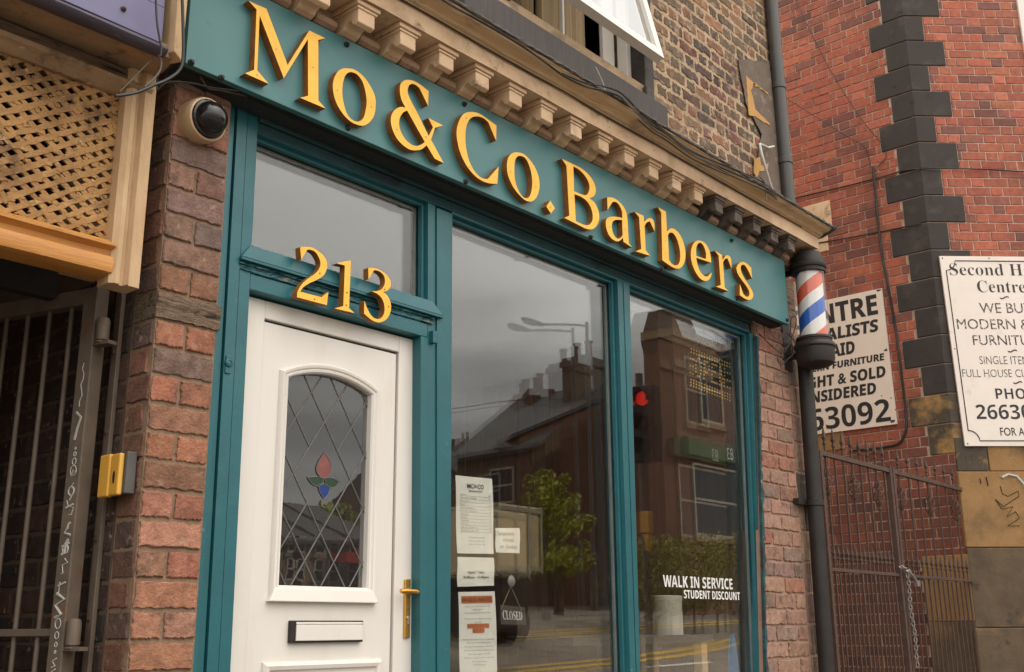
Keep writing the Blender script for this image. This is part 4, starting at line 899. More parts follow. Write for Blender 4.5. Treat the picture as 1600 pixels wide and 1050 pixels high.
# ================================================================== CCTV DOME
cc = P(326, 190, -.10); cct = thing('cctv_camera', (cc[0], -.04, cc[2]), 'cream cased dome security camera with dark bubble on brick under the fascia end', 'camera')
ax = Vector((.06, -1, -.10)).normalized(); bc = Vector((cc[0]-.01, -.04, cc[2]+.012))
b = MB(); b.lathe([(.085, -.01), (.087, .03), (.087, .058), (.083, .068), (.077, .071), (.074, .064)], bc, ax, 40); b.build('camera_housing', CREAMP, cct, smooth=35)
b = MB(); b.lathe([(.074, .060), (.073, .076), (.067, .080)], bc, ax, 40); b.lathe([(.066*math.cos(a), .078+.066*math.sin(a)) for a in [math.pi/2*i/10 for i in range(11)]], bc, ax, 40); b.build('dome', BLACKG, cct, smooth=50)
b = MB(); b.tube([bc+ax*(.080+.062*math.sin(t))+Vector((.064*math.cos(t)*.45, 0, .064*math.cos(t)*.88)) for t in [.1+.1*i for i in range(9)]], .006, 6); b.build('dome_slot', GREYP, cct)

# ================================================================== RED BRICK BUILDING ACROSS THE ALLEY
CX, CY = 10.3, 0.0
ud = Vector((.69, -.724, 0)).normalized(); un = Vector((-ud.y*-1, 0, 0)); un = Vector((ud.y, -ud.x, 0))
if un.dot(Vector(CAM)-Vector((CX, CY, 0))) < 0: un = -un
def lw(u, v, ww): return (CX-ww, CY+u, v)                       # side wall: u runs back along the alley
def cw(u, v, ww): p = Vector((CX, CY, 0))+ud*u+un*ww; return (p.x, p.y, v)   # chamfered corner face
def chpix(px, py):
    d = Vector(ray(px, py)); o = Vector(CAM); t = (Vector((CX, CY, 0))-o).dot(un)/d.dot(un); p = o+d*t
    return ((p-Vector((CX, CY, 0))).dot(ud), p.z)
def lwpix(px, py): p = atx(px, py, CX); return (p[1]-CY, p[2])
rb_ = thing('red_brick_building', (11.5, 2, 0), 'tall red brick corner building with blackened quoins behind the barber pole', 'building')
m = MB(); e1 = Vector((CX, CY, 0))+ud*3.0; 
base = [(CX+.004, CY+.002), (e1.x, e1.y), (e1.x+6, e1.y), (e1.x+6, 9), (CX+.004, 9)]
m.prism([(x, y, 0) for x, y in base], [(x, y, 9.2) for x, y in base]); m.build('masonry_body', MORTR, rb_)
QZ = [7.505, 7.195, 6.913, 6.641, 6.367, 6.079, 5.793, 5.47, 5.163, 4.856, 4.567, 4.272, 3.947, 3.633, 3.32, 3.03]
QH = .2895
ztop0 = 7.505
CRED = [(.46, .135, .080), (.42, .120, .072), (.48, .150, .090), (.40, .116, .074), (.31, .102, .074), (.45, .142, .085), (.43, .128, .078), (.41, .124, .076), (.39, .118, .075), (.23, .090, .072)]  # reds lightened all over to paint in the hazy glare
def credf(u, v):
    c = pal(CRED, .12); k = .42 if v < 1.9 else .58 if v < 2.6 else .8 if v < 3.3 else 1  # bricks darken towards the ground, painting in the alley's shade
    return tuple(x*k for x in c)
# quoins: long and short alternately on the two faces
qz = [ztop0-QH*i for i in range(-4, 17)]
qrange = []
for i in range(len(qz)-1):
    zt_, zb_ = qz[i], qz[i+1]; longl = (i-4) % 2 == 0      # odd stones run long on the side wall
    a_, b_ = (.385, .20) if longl else (.23, .395)
    qrange.append((zb_, zt_, a_, b_))
def qskip(face):
    def f(v):
        for zb_, zt_, la_, lb_ in qrange:
            if zb_ <= v < zt_: return (la_ if face == 0 else lb_)
        return .42 if (v < 1.95 and face == 0) else 0 if face == 0 else 9 if v < 2.75 else 0
    return f
qproto = None
for i, (zb_, zt_, a_, b_) in enumerate(qrange):
    m = MB(); g = .006
    out_ = [(CX-.012, CY+a_-g), (CX-.012, CY-.006)]; p2 = Vector((CX, CY, 0))+ud*(b_-g)+un*.012; p3 = Vector((CX, CY, 0))+ud*(b_-g)-un*.05
    c0 = Vector((CX, CY, 0))+un*.012+Vector((0, 0, 0)); 
    ring = [(CX+.05, CY+a_-g), (CX-.012, CY+a_-g), (CX-.012, CY-.004), (p2.x, p2.y), (p3.x, p3.y)]
    m.prism([(x, y, zb_+g) for x, y in ring], [(x, y, zt_-g) for x, y in ring])
    low = zb_ < 3.25
    m.build('quoin_stone', SOOTS if low else QUOIN, rb_, bevel=.006)
m = MB(); Z0r = 1.02
course = QH/3; nz_ = int((ztop0-Z0r)/course); Z0r = ztop0-nz_*course
def tail(px_f): pass
m.cur = (1, 1, 1)
class _Q: pass
def brk(mb, fm, U, face, z0, n_, skipx=None):
    sk = qskip(face)
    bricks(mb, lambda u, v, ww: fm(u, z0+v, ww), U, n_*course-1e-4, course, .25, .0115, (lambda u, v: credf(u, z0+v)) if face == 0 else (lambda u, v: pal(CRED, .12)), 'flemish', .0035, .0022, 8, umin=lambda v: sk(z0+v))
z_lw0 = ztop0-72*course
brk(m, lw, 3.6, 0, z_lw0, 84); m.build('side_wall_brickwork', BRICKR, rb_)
m = MB(); brk(m, cw, 2.6, 1, ztop0-48*course, 60); m.build('corner_brickwork', BRICKR, rb_)
# stone base of the chamfered corner
def stone(name, u0, u1, z0, z1, mm, w=.03, fm=cw, par=rb_):
    b = MB(); n = 10; P0 = [(u0, z0), (u1, z0), (u1, z1), (u0, z1)]
    b.prism([fm(u, z, -.05) for u, z in P0], [fm(u, z, w) for u, z in P0]); return b.build(name, mm, par, bevel=.008)
zA0 = chpix(1560, 703)[1]; zA1 = chpix(1560, 737)[1]; zB1 = chpix(1560, 856)[1]; zC1 = chpix(1560, 981)[1]
stone('plinth_stone', .0, .30, zA1+.004, 3.02, SOOTS, .02); stone('plinth_stone', .31, .70, zA1+.004, zA0+.06, SANDST, .02)
stone('plinth_stone', -.01, 1.3, zB1+.004, zA1-.002, SANDST, .035); stone('plinth_stone', 1.31, 2.6, zB1+.004, zA1-.002, SANDST, .035)
stone('plinth_stone', -.01, 1.3, zC1+.004, zB1-.002, SANDD, .035); stone('plinth_stone', 1.31, 2.6, zC1+.004, zB1-.002, SANDD, .035)
stone('plinth_stone', -.03, 2.6, .5, zC1-.002, SANDD, .06); stone('plinth_stone', -.03, 2.6, .0, .496, SANDD, .065)
stone('plinth_stone', -.02, .40, 1.35, 1.94, SANDST, .03, lw); stone('plinth_stone', -.02, .40, .6, 1.346, SANDD, .03, lw)
q0, q1 = lwpix(1297, 313), lwpix(1295, 392)
stone('painted_stone', q0[0], q0[0]+.7, lwpix(1303, 355)[1], q0[1], STONE, .02, lw); stone('painted_stone', q0[0]+.06, q0[0]+.7, q1[1], lwpix(1303, 355)[1]-.01, STONE, .016, lw)
q0 = lwpix(1322, 675); stone('painted_stone', lwpix(1320, 690)[0], lwpix(1320, 690)[0]+1.3, lwpix(1320, 702)[1], lwpix(1300, 672)[1], SANDST, .012, lw)
# window edge at the far right of the corner face
u_, z_ = chpix(1590, 60); b = MB(); b.prism([cw(u_+.04, 6.1, .0), cw(u_+.8, 6.1, 0), cw(u_+.8, 8.6, 0), cw(u_+.04, 8.6, 0)], [cw(u_+.04, 6.1, .03), cw(u_+.8, 6.1, .03), cw(u_+.8, 8.6, .03), cw(u_+.04, 8.6, .03)]); b.build('window_frame', WHITE, rb_, bevel=.005)
# spray scribble on the plinth
def cpts(L_, r, mb, w=.037): mb.tube([cw(*chpix(x, y), w) for x, y in L_], r, 5)
b = MB(); cpts([(1562, 747), (1572, 742), (1585, 745), (1596, 757), (1602, 770)], .014, b); b.build('white_scribble', SPRAY, rb_)
b = MB(); cpts([(1560, 760), (1563, 772), (1572, 776), (1588, 768), (1589, 776), (1565, 792), (1556, 784), (1552, 781), (1563, 796), (1580, 792), (1570, 808), (1584, 800), (1590, 810), (1572, 822), (1590, 822)], .004, b); cpts([(1528, 748), (1530, 756)], .005, b); cpts([(1538, 746), (1541, 760)], .006, b); b.build('black_scribble', SPRAYK, rb_)
b = MB(); cpts([(1478, 681), (1484, 673), (1490, 676), (1494, 671), (1499, 678)], .007, b, .035); 
# ------------------------------------------------------------------ painted signs on it
def signboard(name, q, fm, mm, label, th=.02):
    t = thing(name, fm(0.5, 0.5, 0), label, 'sign')
    b = MB(); P0 = [(0, 0), (1, 0), (1, 1), (0, 1)]
    b.prism([fm(u, v, -th) for u, v in P0], [fm(u, v, 0) for u, v in P0]); b.build('board', mm, t, bevel=.002); return t
def lwq(px, py): u, z = lwpix(px, py); return lw(u, z, .022)
TL_, TR_, BR_, BL_ = lwpix(1274, 466), lwpix(1379, 451), lwpix(1403, 663), lwpix(1278, 690)
ur, zt_, zb_ = (TR_[0]+BR_[0])/2, TR_[1], BR_[1]
SW, SH = 1.75, zt_-zb_
def f1(u, v, w): return lw(BR_[0]+(TR_[0]-BR_[0])*v+SW*(1-u), zb_+SH*v, .024+w)
sg1 = signboard('furniture_sign', None, f1, SIGNC, 'cream board with bold black furniture lettering and phone number, half hidden behind the barber pole')
tx = MB()
def F1(x, z, w): return f1(x, z, w)
def lwu(px, py):
    u, z = lwpix(px, py); v = (z-zb_)/SH; return (1-(u-(BR_[0]+(TR_[0]-BR_[0])*v))/SW, v)
def put(mb, s, xr, yb, yt, wid, F, style, off_=0, shear=0):   # right-aligned in board units
    v, f = text_geo(s, style, off_, shear); xs = [p[0] for p in v]; x0, x1 = min(xs), max(xs); ch = max(p[1] for p in v)
    b = mb.addv([F(xr-wid+(p[0]-x0)/(x1-x0)*wid, yb+p[1]/ch*(yt-yb), .0015) for p in v])
    for q in f: mb.face([b+i for i in q])
def zz(x, y): return (1250+x/4.2, 440+y/4.2)
def line1(s, vis, xl_vis, xr_, yb_, yt_, style='sansbold', shear=0, off_=0):
    """s: full line; vis: visible tail starting at pixel xl_vis; scale so the tail spans it"""
    r_ = lwu(*zz(xr_, yb_)); t_ = lwu(*zz(xr_, yt_)); l_ = lwu(*zz(xl_vis, yb_))
    va = text_geo(s, style, off_, shear)[0]; vb = text_geo(vis, style, off_, shear)[0]
    wa = max(p[0] for p in va)-min(p[0] for p in va); wb = max(p[0] for p in vb)-min(p[0] for p in vb)
    put(tx, s, r_[0], r_[1], t_[1], (r_[0]-l_[0])*wa/wb, F1, style, off_, shear)
line1('CENTRE', 'TRE', 243, 520, 213, 80, off_=.014)
line1('SPECIALISTS', 'LISTS', 250, 527, 325, 245, shear=.1, off_=.022)
line1('PAID', 'ID', 270, 370, 470, 388, shear=.1, off_=.022)
line1('MODERN FURNITURE', 'FURNITURE', 215, 563, 516, 470, shear=.1, off_=.022)
line1('BOUGHT & SOLD', 'SOLD', 332, 572, 625, 550, shear=.1, off_=.022)
line1('ALL CONSIDERED', 'NSIDERED', 75, 510, 735, 660, shear=.1, off_=.022)
line1('2663092', '3092', 175, 605, 915, 765)
tx.build('lettering', SBLK, sg1)
b = MB(); R_ = lambda px, py: f1(*lwu(*zz(px, py)), .001)
for pts in ([(505, 58), (540, 52), (535, 62), (515, 70)], [(560, 450), (575, 440), (582, 458), (556, 460)], [(600, 912), (630, 908), (628, 924), (602, 930)], [(600, 762), (608, 762), (608, 770), (600, 770)], [(538, 748), (545, 748), (545, 756), (538, 756)], [(630, 838), (636, 838), (636, 846), (630, 846)]):
    b.face([b.addv([R_(*p)]) for p in pts])
b.build('rust_chips', RUSTY, sg1)
ul, zt2 = chpix(1465, 402); ub2, zb2 = chpix(1505, 698); 
SW2, SH2 = 1.42, zt2-zb2
def f2(u, v, w): return cw(ub2+(ul-ub2)*v+SW2*u, zb2+SH2*v, .040+w)
sg2 = signboard('second_hand_sign', None, f2, SIGNW, 'white board with thin black border and Second Hand Centre lettering on the brick corner', .022)
def chu(px, py):
    u, z = chpix(px, py); v = (z-zb2)/SH2; return ((u-ub2-(ul-ub2)*v)/SW2, v)
def z4_(x, y): return (1440+x/6.5625, 390+y/6.5625)
def z5_(x, y): return (1440+x/6.5625, 540+y/6.5625)
t2 = MB(); t2f = MB()
def line2(mb, zf, s, vis, xl, xr_, yb_, yt_, style, off_=0):
    l_ = chu(*zf(xl, yb_)); r_ = chu(*zf(xr_, yb_)); t_ = chu(*zf(xl, yt_))
    va = text_geo(s, style, off_)[0]; vb = text_geo(vis, style, off_)[0]
    wa = max(p[0] for p in va)-min(p[0] for p in va); wb = max(p[0] for p in vb)-min(p[0] for p in vb); wid = (r_[0]-l_[0])*wa/wb
    put(mb, s, l_[0]+wid, l_[1], t_[1], wid, f2, style, off_)
line2(t2, z4_, 'Second Hand', 'Second', 275, 825, 275, 155, 'serif', -.010)
line2(t2, z4_, 'Centre', 'Centr', 558, 975, 450, 330, 'serif', -.010)
line2(t2f, z4_, 'WE BUY', 'WE B', 580, 925, 660, 560, None)
line2(t2f, z4_, 'MODERN & OLD', 'MODERN', 350, 945, 825, 722, None)
line2(t2f, z4_, 'FURNITURE', 'FURNI', 512, 895, 988, 888, None)
line2(t2f, z5_, 'SINGLE ITEMS', 'SINGLE', 580, 862, 200, 118, None, -.008)
line2(t2f, z5_, 'FULL HOUSE CLEARED', 'FULL HOUSE', 402, 910, 332, 252, None, -.008)
line2(t2, z5_, 'PHONE', 'PH', 745, 925, 555, 447, 'sansbold', -.008)
line2(t2, z5_, '2663092', '266', 548, 880, 762, 612, 'sansbold', -.006)
line2(t2, z5_, 'FOR ALL ENQUIRIES', 'FOR', 790, 955, 930, 848, None, .008)
for zf, x, y in ((z4_, 828, 505), (z4_, 910, 1050), (z5_, 912, 65), (z5_, 965, 388)):
    pts = [f2(*chu(*zf(x-48+i*12, y-10*math.sin(i/8*2*math.pi)*-1)), .0008) for i in range(9)]; t2.tube(pts, [.002]+[.006]*7+[.002], 5)
bx = [(.055, .045), (.085, .045), (.915, .045)]; th_ = .006/SW2
brd = []
def arcp(cx, cy, a0, a1, r=.07): return [(cx+r*math.cos(R(a0+(a1-a0)*i/6)), cy+r*.45*math.cos(0)*math.sin(R(a0+(a1-a0)*i/6))*SW2/SH2*2.2) for i in range(7)]
bo = .035; ty = bo*SW2/SH2
loop = arcp(bo, ty, 90, 0)+arcp(1-bo, ty, 180, 90)+arcp(1-bo, 1-ty, 270, 180)+arcp(bo, 1-ty, 0, -90)
t2.tube([f2(u, v, .001) for u, v in loop+[loop[0]]], .0055, 4)
for u, v in ((.02, .012), (.02, .988), (.98, .988), (.98, .012), (.35, .99), (.02, .5)): t2.lathe([(.007, 0), (.005, .004), (0, .005)], f2(u, v, 0), un, 8)
t2.build('lettering', SBLK, sg2); t2f.build('faded_lettering', SBLKF, sg2)

# ================================================================== DOWNPIPES, BARBER POLE
def cyl(mb, p0, p1, r, n=20): mb.tube([p0, p1], r, n)
dpp = P(1219, 160, -.05); dp = thing('downpipe', (7.12, -.05, 4.1), 'dark grey plastic rainwater downpipe rising from the cornice end', 'downpipe')
x_, y_ = P(1218, 150, -.05)[0], -.05
b = MB(); cyl(b, (x_+.01, y_, 4.05), (x_-.03, y_, 8.4), .050); b.build('pipe', DRAIN, dp, smooth=40)
for z in (4.72, 5.35): b = MB(); b.lathe([(.052, 0), (.057, .004), (.057, .045), (.052, .05)], (x_+.01-.04*(z-4.05)/4.35, y_, z), (0, 0, 1), 20); b.build('collar', DRAIN, dp, smooth=40)
lp_ = thing('downpipe', (6.9, -.11, 0), 'black iron downpipe below the barber pole with white scuffs', 'downpipe')
xa_, xb_ = P(1267, 700, -.11)[0], P(1292, 1050, -.11)[0]
za_, zb2_ = P(1267, 700, -.11)[2], P(1292, 1050, -.11)[2]
sl2 = (xa_-xb_)/(za_-zb2_)
b = MB(); cyl(b, (xb_-sl2*zb2_, -.11, 0), (xa_+sl2*(3.3-za_), -.11, 3.3), .053, 24); b.build('pipe', BLACKM, lp_, smooth=40)
zc_ = P(1270, 786, -.11)[2]; b = MB(); b.lathe([(.054, 0), (.062, .004), (.062, .04), (.054, .044)], (xa_+sl2*(zc_-za_), -.11, zc_-.02), (0, 0, 1), 24); b.box(xa_-.17, xa_+.1, -.07, -.03, zc_-.012, zc_+.028); b.build('clip', BLACKM, lp_, smooth=40)
PY = -.24
pc = P(1266, 396, PY); pb_ = P(1271, 572, PY); pxm = (P(1267, 430, PY)[0]+P(1269, 540, PY)[0])/2
ztp, zbt = pc[2], pb_[2]; H_ = ztp-zbt
pole = thing('barber_pole', (pxm, PY, zbt), 'black capped barber pole with red, white and blue spiral at the shop corner', 'barber pole')
k_ = 7.62/FPX   # metres per photo pixel there
zcapb = P(1267, 431, PY)[2]; zgb = P(1270, 529, PY)[2]
rc = .127
b = MB(); b.lathe([(.0, ztp-zcapb), (rc*.45, ztp-zcapb-.004), (rc*.74, ztp-zcapb-.022), (rc*.86, ztp-zcapb-.05), (rc*.88, ztp-zcapb-.085), (rc*.90, .078), (rc*1.02, .068), (rc*1.04, .052), (rc*1.0, .036), (rc*.93, .032), (rc*.93, .022), (rc*.96, .018), (rc*.96, .006), (rc*.88, .0), (0, -.001)], (pxm, PY, zcapb), (0, 0, 1), 48); b.build('top_cap', BLACKM, pole, smooth=35)
b = MB(); zq = zgb; b.lathe([(0, .012), (rc*.86, .012), (rc*.98, .006), (rc*1.0, -.008), (rc*.95, -.014), (rc*.95, -.028), (rc*1.06, -.036), (rc*1.14, -.052), (rc*1.14, -.066), (rc*1.06, -.078), (rc*1.05, -.15), (rc*.98, -.18), (rc*.80, -.195), (rc*.55, -.205), (rc*.3, -.215), (0, -.218)], (pxm, PY, zgb), (0, 0, 1), 48); b.build('bottom_cap', BLACKM, pole, smooth=35)
b = MB(); hgl = zcapb-zgb
b.lathe([(.112, .012), (.112, hgl-.001)], (pxm, PY, zgb), (0, 0, 1), 48, cap=False); b.build('glass_cylinder', GLASSP, pole, smooth=60)
sm = bpy.data.materials.new('barber_stripes'); sm.use_nodes = True; t = sm.node_tree; N = t.nodes; K = t.links.new
co = N.new('ShaderNodeTexCoord'); sp = N.new('ShaderNodeSeparateXYZ'); K(co.outputs['Object'], sp.inputs[0])
an = N.new('ShaderNodeMath'); an.operation = 'ARCTAN2'; K(sp.outputs['Y'], an.inputs[0]); K(sp.outputs['X'], an.inputs[1])
a1 = N.new('ShaderNodeMath'); a1.operation = 'MULTIPLY'; a1.inputs[1].default_value = -1/(2*math.pi); K(an.outputs[0], a1.inputs[0])
a2 = N.new('ShaderNodeMath'); a2.operation = 'MULTIPLY_ADD'; a2.inputs[1].default_value = 1/.41; K(sp.outputs['Z'], a2.inputs[0]); K(a1.outputs[0], a2.inputs[2])
STR = a2
a3 = N.new('ShaderNodeMath'); a3.operation = 'ADD'; a3.inputs[1].default_value = 10.80; K(a2.outputs[0], a3.inputs[0])
a4 = N.new('ShaderNodeMath'); a4.operation = 'FRACT'; K(a3.outputs[0], a4.inputs[0])
rp_ = N.new('ShaderNodeValToRGB'); rp_.color_ramp.interpolation = 'CONSTANT'; K(a4.outputs[0], rp_.inputs[0])
el = rp_.color_ramp.elements
for i_, (p_, c_) in enumerate([(0, (.70, .13, .065, 1)), (.25, (.74, .72, .70, 1)), (.5, (.015, .10, .46, 1)), (.77, (.74, .72, .70, 1))]):
    if i_ >= 2: el.new(p_)
    el[i_].position = p_; el[i_].color = c_
K(rp_.outputs[0], N['Principled BSDF'].inputs['Base Color']); N['Principled BSDF'].inputs['Roughness'].default_value = .3
b = MB(); b.lathe([(.094, .0), (.094, hgl)], (0, 0, 0), (0, 0, 1), 48, cap=False); o = b.build('striped_cylinder', sm, None, smooth=60)
o.parent = pole; o.location = (0, 0, zgb-zbt)
b = MB(); b.box(pxm-.02, pxm+.02, PY+.1, -.02, zcapb+.02, zcapb+.06); b.box(pxm-.02, pxm+.02, PY+.11, -.02, zgb-.12, zgb-.08); b.box(pxm-.06, pxm+.06, -.035, -.018, zgb-.2, zcapb+.1); b.build('wall_bracket', BLACKM, pole, bevel=.004)

# ================================================================== ALLEY GATE
GY = -.02
ag = thing('alley_gate', (8.8, GY, 0), 'rusty wrought iron double gate with spear tops closing the alley beside the brick corner', 'gate')
gx0, gxm, gx1 = P(1279, 705, GY)[0]-.02, P(1391, 737, GY)[0], P(1512, 760, GY)[0]-.02
gzt = float(np.mean([P(1278, 703, GY)[2], P(1390, 735, GY)[2], P(1500, 760, GY)[2]])); gzm = float(np.mean([P(1290, 890, GY)[2], P(1515, 907, GY)[2]]))
bar0 = spear0 = dog0 = bask0 = None
def cpy(o, x, par, z=0):
    q = o.copy(); COL.objects.link(q); q.parent = par; q.location = (x, 0, z); return q
for li, (a, bb_) in enumerate(((gx0, gxm-.01), (gxm+.01, gx1))):
    b = MB(); b.box(a, a+.04, GY-.02, GY+.02, .1, gzt+(.02 if li else 0)); b.box(bb_-.04, bb_, GY-.02, GY+.02, .1, gzt+.02); b.box(a+.04, bb_-.04, GY-.015, GY+.015, gzt-.034, gzt); b.box(a+.04, bb_-.04, GY-.012, GY+.012, gzm-.012, gzm+.012); b.box(a+.05, bb_-.05, GY-.016, GY+.016, .15, .19)
    lf_ = b.build('gate_leaf', RUSTY, ag, bevel=.002)
    n_ = 8; stp = (bb_-a-.1)/(n_)
    for i in range(n_):
        x = a+.05+stp*(i+.5)
        if bar0 is None:
            b = MB(); tw = []
            b.box(-.0068, .0068, GY-.0068, GY+.0068, .19, gzt-.034); bar0 = b.build('bar', RUSTY, lf_)
            b = MB(); b.loft([[(s_*w_, GY+t_*w_*.7, gzt+.001+h) for s_, t_ in ((-1, -1), (1, -1), (1, 1), (-1, 1))] for w_, h in ((.008, 0), (.008, .05), (.014, .055), (.014, .065), (.008, .07), (.008, .085), (.018, .105), (.010, .14), (.001, .20))]); spear0 = b.build('spear', RUSTY, lf_)
            b = MB(); b.box(-.006, .006, GY-.006, GY+.006, .19, gzm-.021); b.loft([[(s_*w_, GY+t_*w_*.7, gzm+.0125+h) for s_, t_ in ((-1, -1), (1, -1), (1, 1), (-1, 1))] for w_, h in ((.006, 0), (.006, .06), (.013, .064), (.013, .074), (.007, .08), (.016, .105), (.008, .14), (.001, .19))]); dog0 = b.build('dog_bar', RUSTY, lf_)
            b = MB(); zb_c = gzm+.62
            for k in range(4):
                b.tube([(.045*math.sin(math.pi*j/12)*math.cos(j*.45+k*math.pi/2), GY+.045*math.sin(math.pi*j/12)*math.sin(j*.45+k*math.pi/2), zb_c-.11+.22*j/12) for j in range(13)], .0048, 5)
            b.lathe([(.013, 0), (.013, .03)], (0, GY, zb_c-.13), (0, 0, 1), 8); b.lathe([(.013, 0), (.013, .03)], (0, GY, zb_c+.10), (0, 0, 1), 8); bask0 = b.build('basket_scroll', RUSTY, lf_)
            for o in (bar0, spear0, dog0, bask0): o.location = (x, 0, 0)
            bask0.location = (a+.05+stp*.5, 0, 0)
        else:
            cpy(bar0, x, lf_); cpy(spear0, x, lf_); cpy(dog0, x, lf_)
            if i % 3 == 0 : cpy(bask0, x, lf_)
        if i: cpy(dog0, x-stp/2, lf_)
b = MB(); q = P(1512, 790, GY-.04); b.box(gx1-.01, gx1+.09, GY-.05, GY+.02, q[2]-.2, q[2]+.16); b.build('lock_plate', BLACKM, ag, bevel=.004)
ch = thing('gate_chain', (gxm, GY-.05, gzm), 'galvanised chain and padlock looped round the meeting stiles of the alley gate', 'chain')
def link(mb, c, ax_, rot):
    ax_ = Vector(ax_).normalized(); s_ = ax_.orthogonal().normalized(); s_ = Matrix.Rotation(rot, 3, ax_) @ s_
    pts = [Vector(c)+ax_*(.021*math.cos(t))+s_*(.012*math.sin(t)) for t in [2*math.pi*k/10 for k in range(11)]]; mb.tube(pts, .0042, 5)
b = MB(); z = gzm+.03; x = gxm+.015
for i in range(24): link(b, (x+.012*math.sin(i*.5)+i*.0015, GY-.045, z-i*.031), (.05, 0, 1), (i % 2)*math.pi/2)
for i in range(10): link(b, (gxm-.09+i*.020, GY-.04-.02*math.sin(i/9*math.pi), gzm+.055-.004*i+.012*math.sin(i)), (1, 0, -.2), (i % 2)*math.pi/2)
b.build('chain_links', GALV, ch, smooth=60)
b = MB(); b.tube([(gxm+.03, GY-.05, gzm+.03), (gxm+.10, GY-.055, gzm+.0), (gxm+.17, GY-.055, gzm-.045)], .012, 8); b.box(gxm+.15, gxm+.20, GY-.075, GY-.04, gzm-.085, gzm-.04); b.build('padlock', GALV, ch, bevel=.003)

# ================================================================== THINGS IN AND ON THE WINDOWS
YI = .108      # just behind the inner pane
def q4(pts, Y): return [at(x, y, Y) for x, y in pts]
def sheet(name, pts, label, Y=YI, mm=PAPER, cat='notice', th=.0012):
    q = q4(pts, Y); F = bilin(q); b = MB(); n = 8
    rows = [[Vector(F(i/n, j/n, 0))+Vector((0, .003*math.sin(i*.9+j*.7)*(i in (0, n) or j in (0, n)), 0)) for i in range(n+1)] for j in range(n+1)]
    o0 = b.addv([p for r_ in rows for p in r_])
    for j in range(n):
        for i in range(n): b.face((o0+j*(n+1)+i, o0+j*(n+1)+i+1, o0+(j+1)*(n+1)+i+1, o0+(j+1)*(n+1)+i))
    o = b.build(name, mm, None); sd_ = o.modifiers.new('thickness', 'SOLIDIFY'); sd_.thickness = th; sd_.offset = 1
    tag(o, label, cat); 
    def W(u, v, w): p = Vector(F(u, v, 0)); return (p.x, p.y-.0045-w, p.z)
    return o, W, (Vector(q[1])-Vector(q[0])).length, (Vector(q[3])-Vector(q[0])).length
def wr(mb, W, s, uc, v, cap, width=None, style=None, off_=0, align='c', w_=0):
    vv, f = text_geo(s, style, off_); xs = [p[0] for p in vv]; x0, x1 = min(xs), max(xs); ch = max(p[1] for p in vv)
    wd = width; u0 = uc-wd/2 if align == 'c' else uc if align == 'l' else uc-wd
    b = mb.addv([W(u0+(p[0]-x0)/(x1-x0)*wd, v+p[1]/ch*cap, w_) for p in vv])
    for q in f: mb.face([b+i for i in q])
def rectm(mb, W, u0, u1, v0, v1, w_=0): mb.face([mb.addv([W(u, v, w_)]) for u, v in ((u0, v0), (u1, v0), (u1, v1), (u0, v1))])
def on(par, mb, name, m): o = mb.build(name, m, par, fixn=False); return o
p1, W1, w1, h1 = sheet('price_list', [(711, 742.5), (768.7, 748.3), (771.6, 865.5), (714.3, 864.5)], 'tall white price list headed MO&CO taped inside the window, topmost of the notices')
b = MB(); wr(b, W1, 'MO', .40, .845, .062, .20, None, .012); wr(b, W1, '&', .535, .86, .045, .06, None); wr(b, W1, 'CO', .66, .845, .062, .17, None, .012); wr(b, W1, 'BARBERS', .52, .80, .020, .36, 'sansbold'); on(p1, b, 'heading', INK)
b = MB()
rnames = ['Haircut', 'Skin Fade & Styling', 'Beard trim', 'Shave', 'Haircut & Shave', 'Hair, Beard & Shave', 'Hair Wash', 'Hair Dye', 'Threading', 'Face Mask', 'Kids Cut (under 10)', 'Skin Fade (under 10)']
for i, s_ in enumerate(rnames):
    v = .752-i*.0425; wr(b, W1, s_, .10, v, .017, .028*len(s_)*.82, None, 0, 'l'); rectm(b, W1, .10, .93, v-.012, v-.009); wr(b, W1, str(8+i), .93, v, .017, .05, None, 0, 'r')
for i, s_ in enumerate(['Telephone bookings', 'Walk in - no need to book', 'Mon - Sun  9.30 - 6.30']): wr(b, W1, s_, .52, .20-i*.045, .016, .44)
on(p1, b, 'printed_prices', GREYINK)
p2_, W2, w2, h2 = sheet('handwritten_note', [(773.3, 825), (811.5, 825), (812.2, 864.5), (775, 863)], 'small square handwritten note saying temporarily closed on Sundays')
b = MB(); wr(b, W2, 'Temporarily', .40, .70, .16, .72, None, -.008); wr(b, W2, 'closed', .50, .44, .17, .42, None, -.008); wr(b, W2, 'on', .22, .18, .11, .15, None, -.008); wr(b, W2, 'Sundays', .64, .17, .16, .46, None, -.008); on(p2_, b, 'handwriting', GREYINK)
p3, W3, w3, h3 = sheet('opening_hours_notice', [(714, 870), (771.3, 871.5), (772.4, 915), (714.8, 916.8)], 'wide white opening hours notice reading Open 7 days, between the two tall notices')
b = MB(); wr(b, W3, 'Open 7 days', .49, .44, .085, .46, 'serif'); wr(b, W3, '9:30am - 6:30pm', .49, .27, .085, .68, 'serif'); on(p3, b, 'printed_hours', INK)
p4, W4, w4, h4 = sheet('staff_wanted_notice', [(715.3, 925), (772.7, 924), (778, 1070), (719.5, 1072)], 'long white barbers wanted notice with orange highlighted lines, lowest of the window notices')
b = MB(); rectm(b, W4, .07, .92, .875, .955, -.001); rectm(b, W4, .21, .80, .605, .655, -.001); rectm(b, W4, .35, .67, .555, .605, -.001); on(p4, b, 'orange_highlight', ORINK)
b = MB(); wr(b, W4, 'BARBERS WANTED', .495, .890, .046, .80, 'sans', .004); on(p4, b, 'heading', INK)
b = MB()
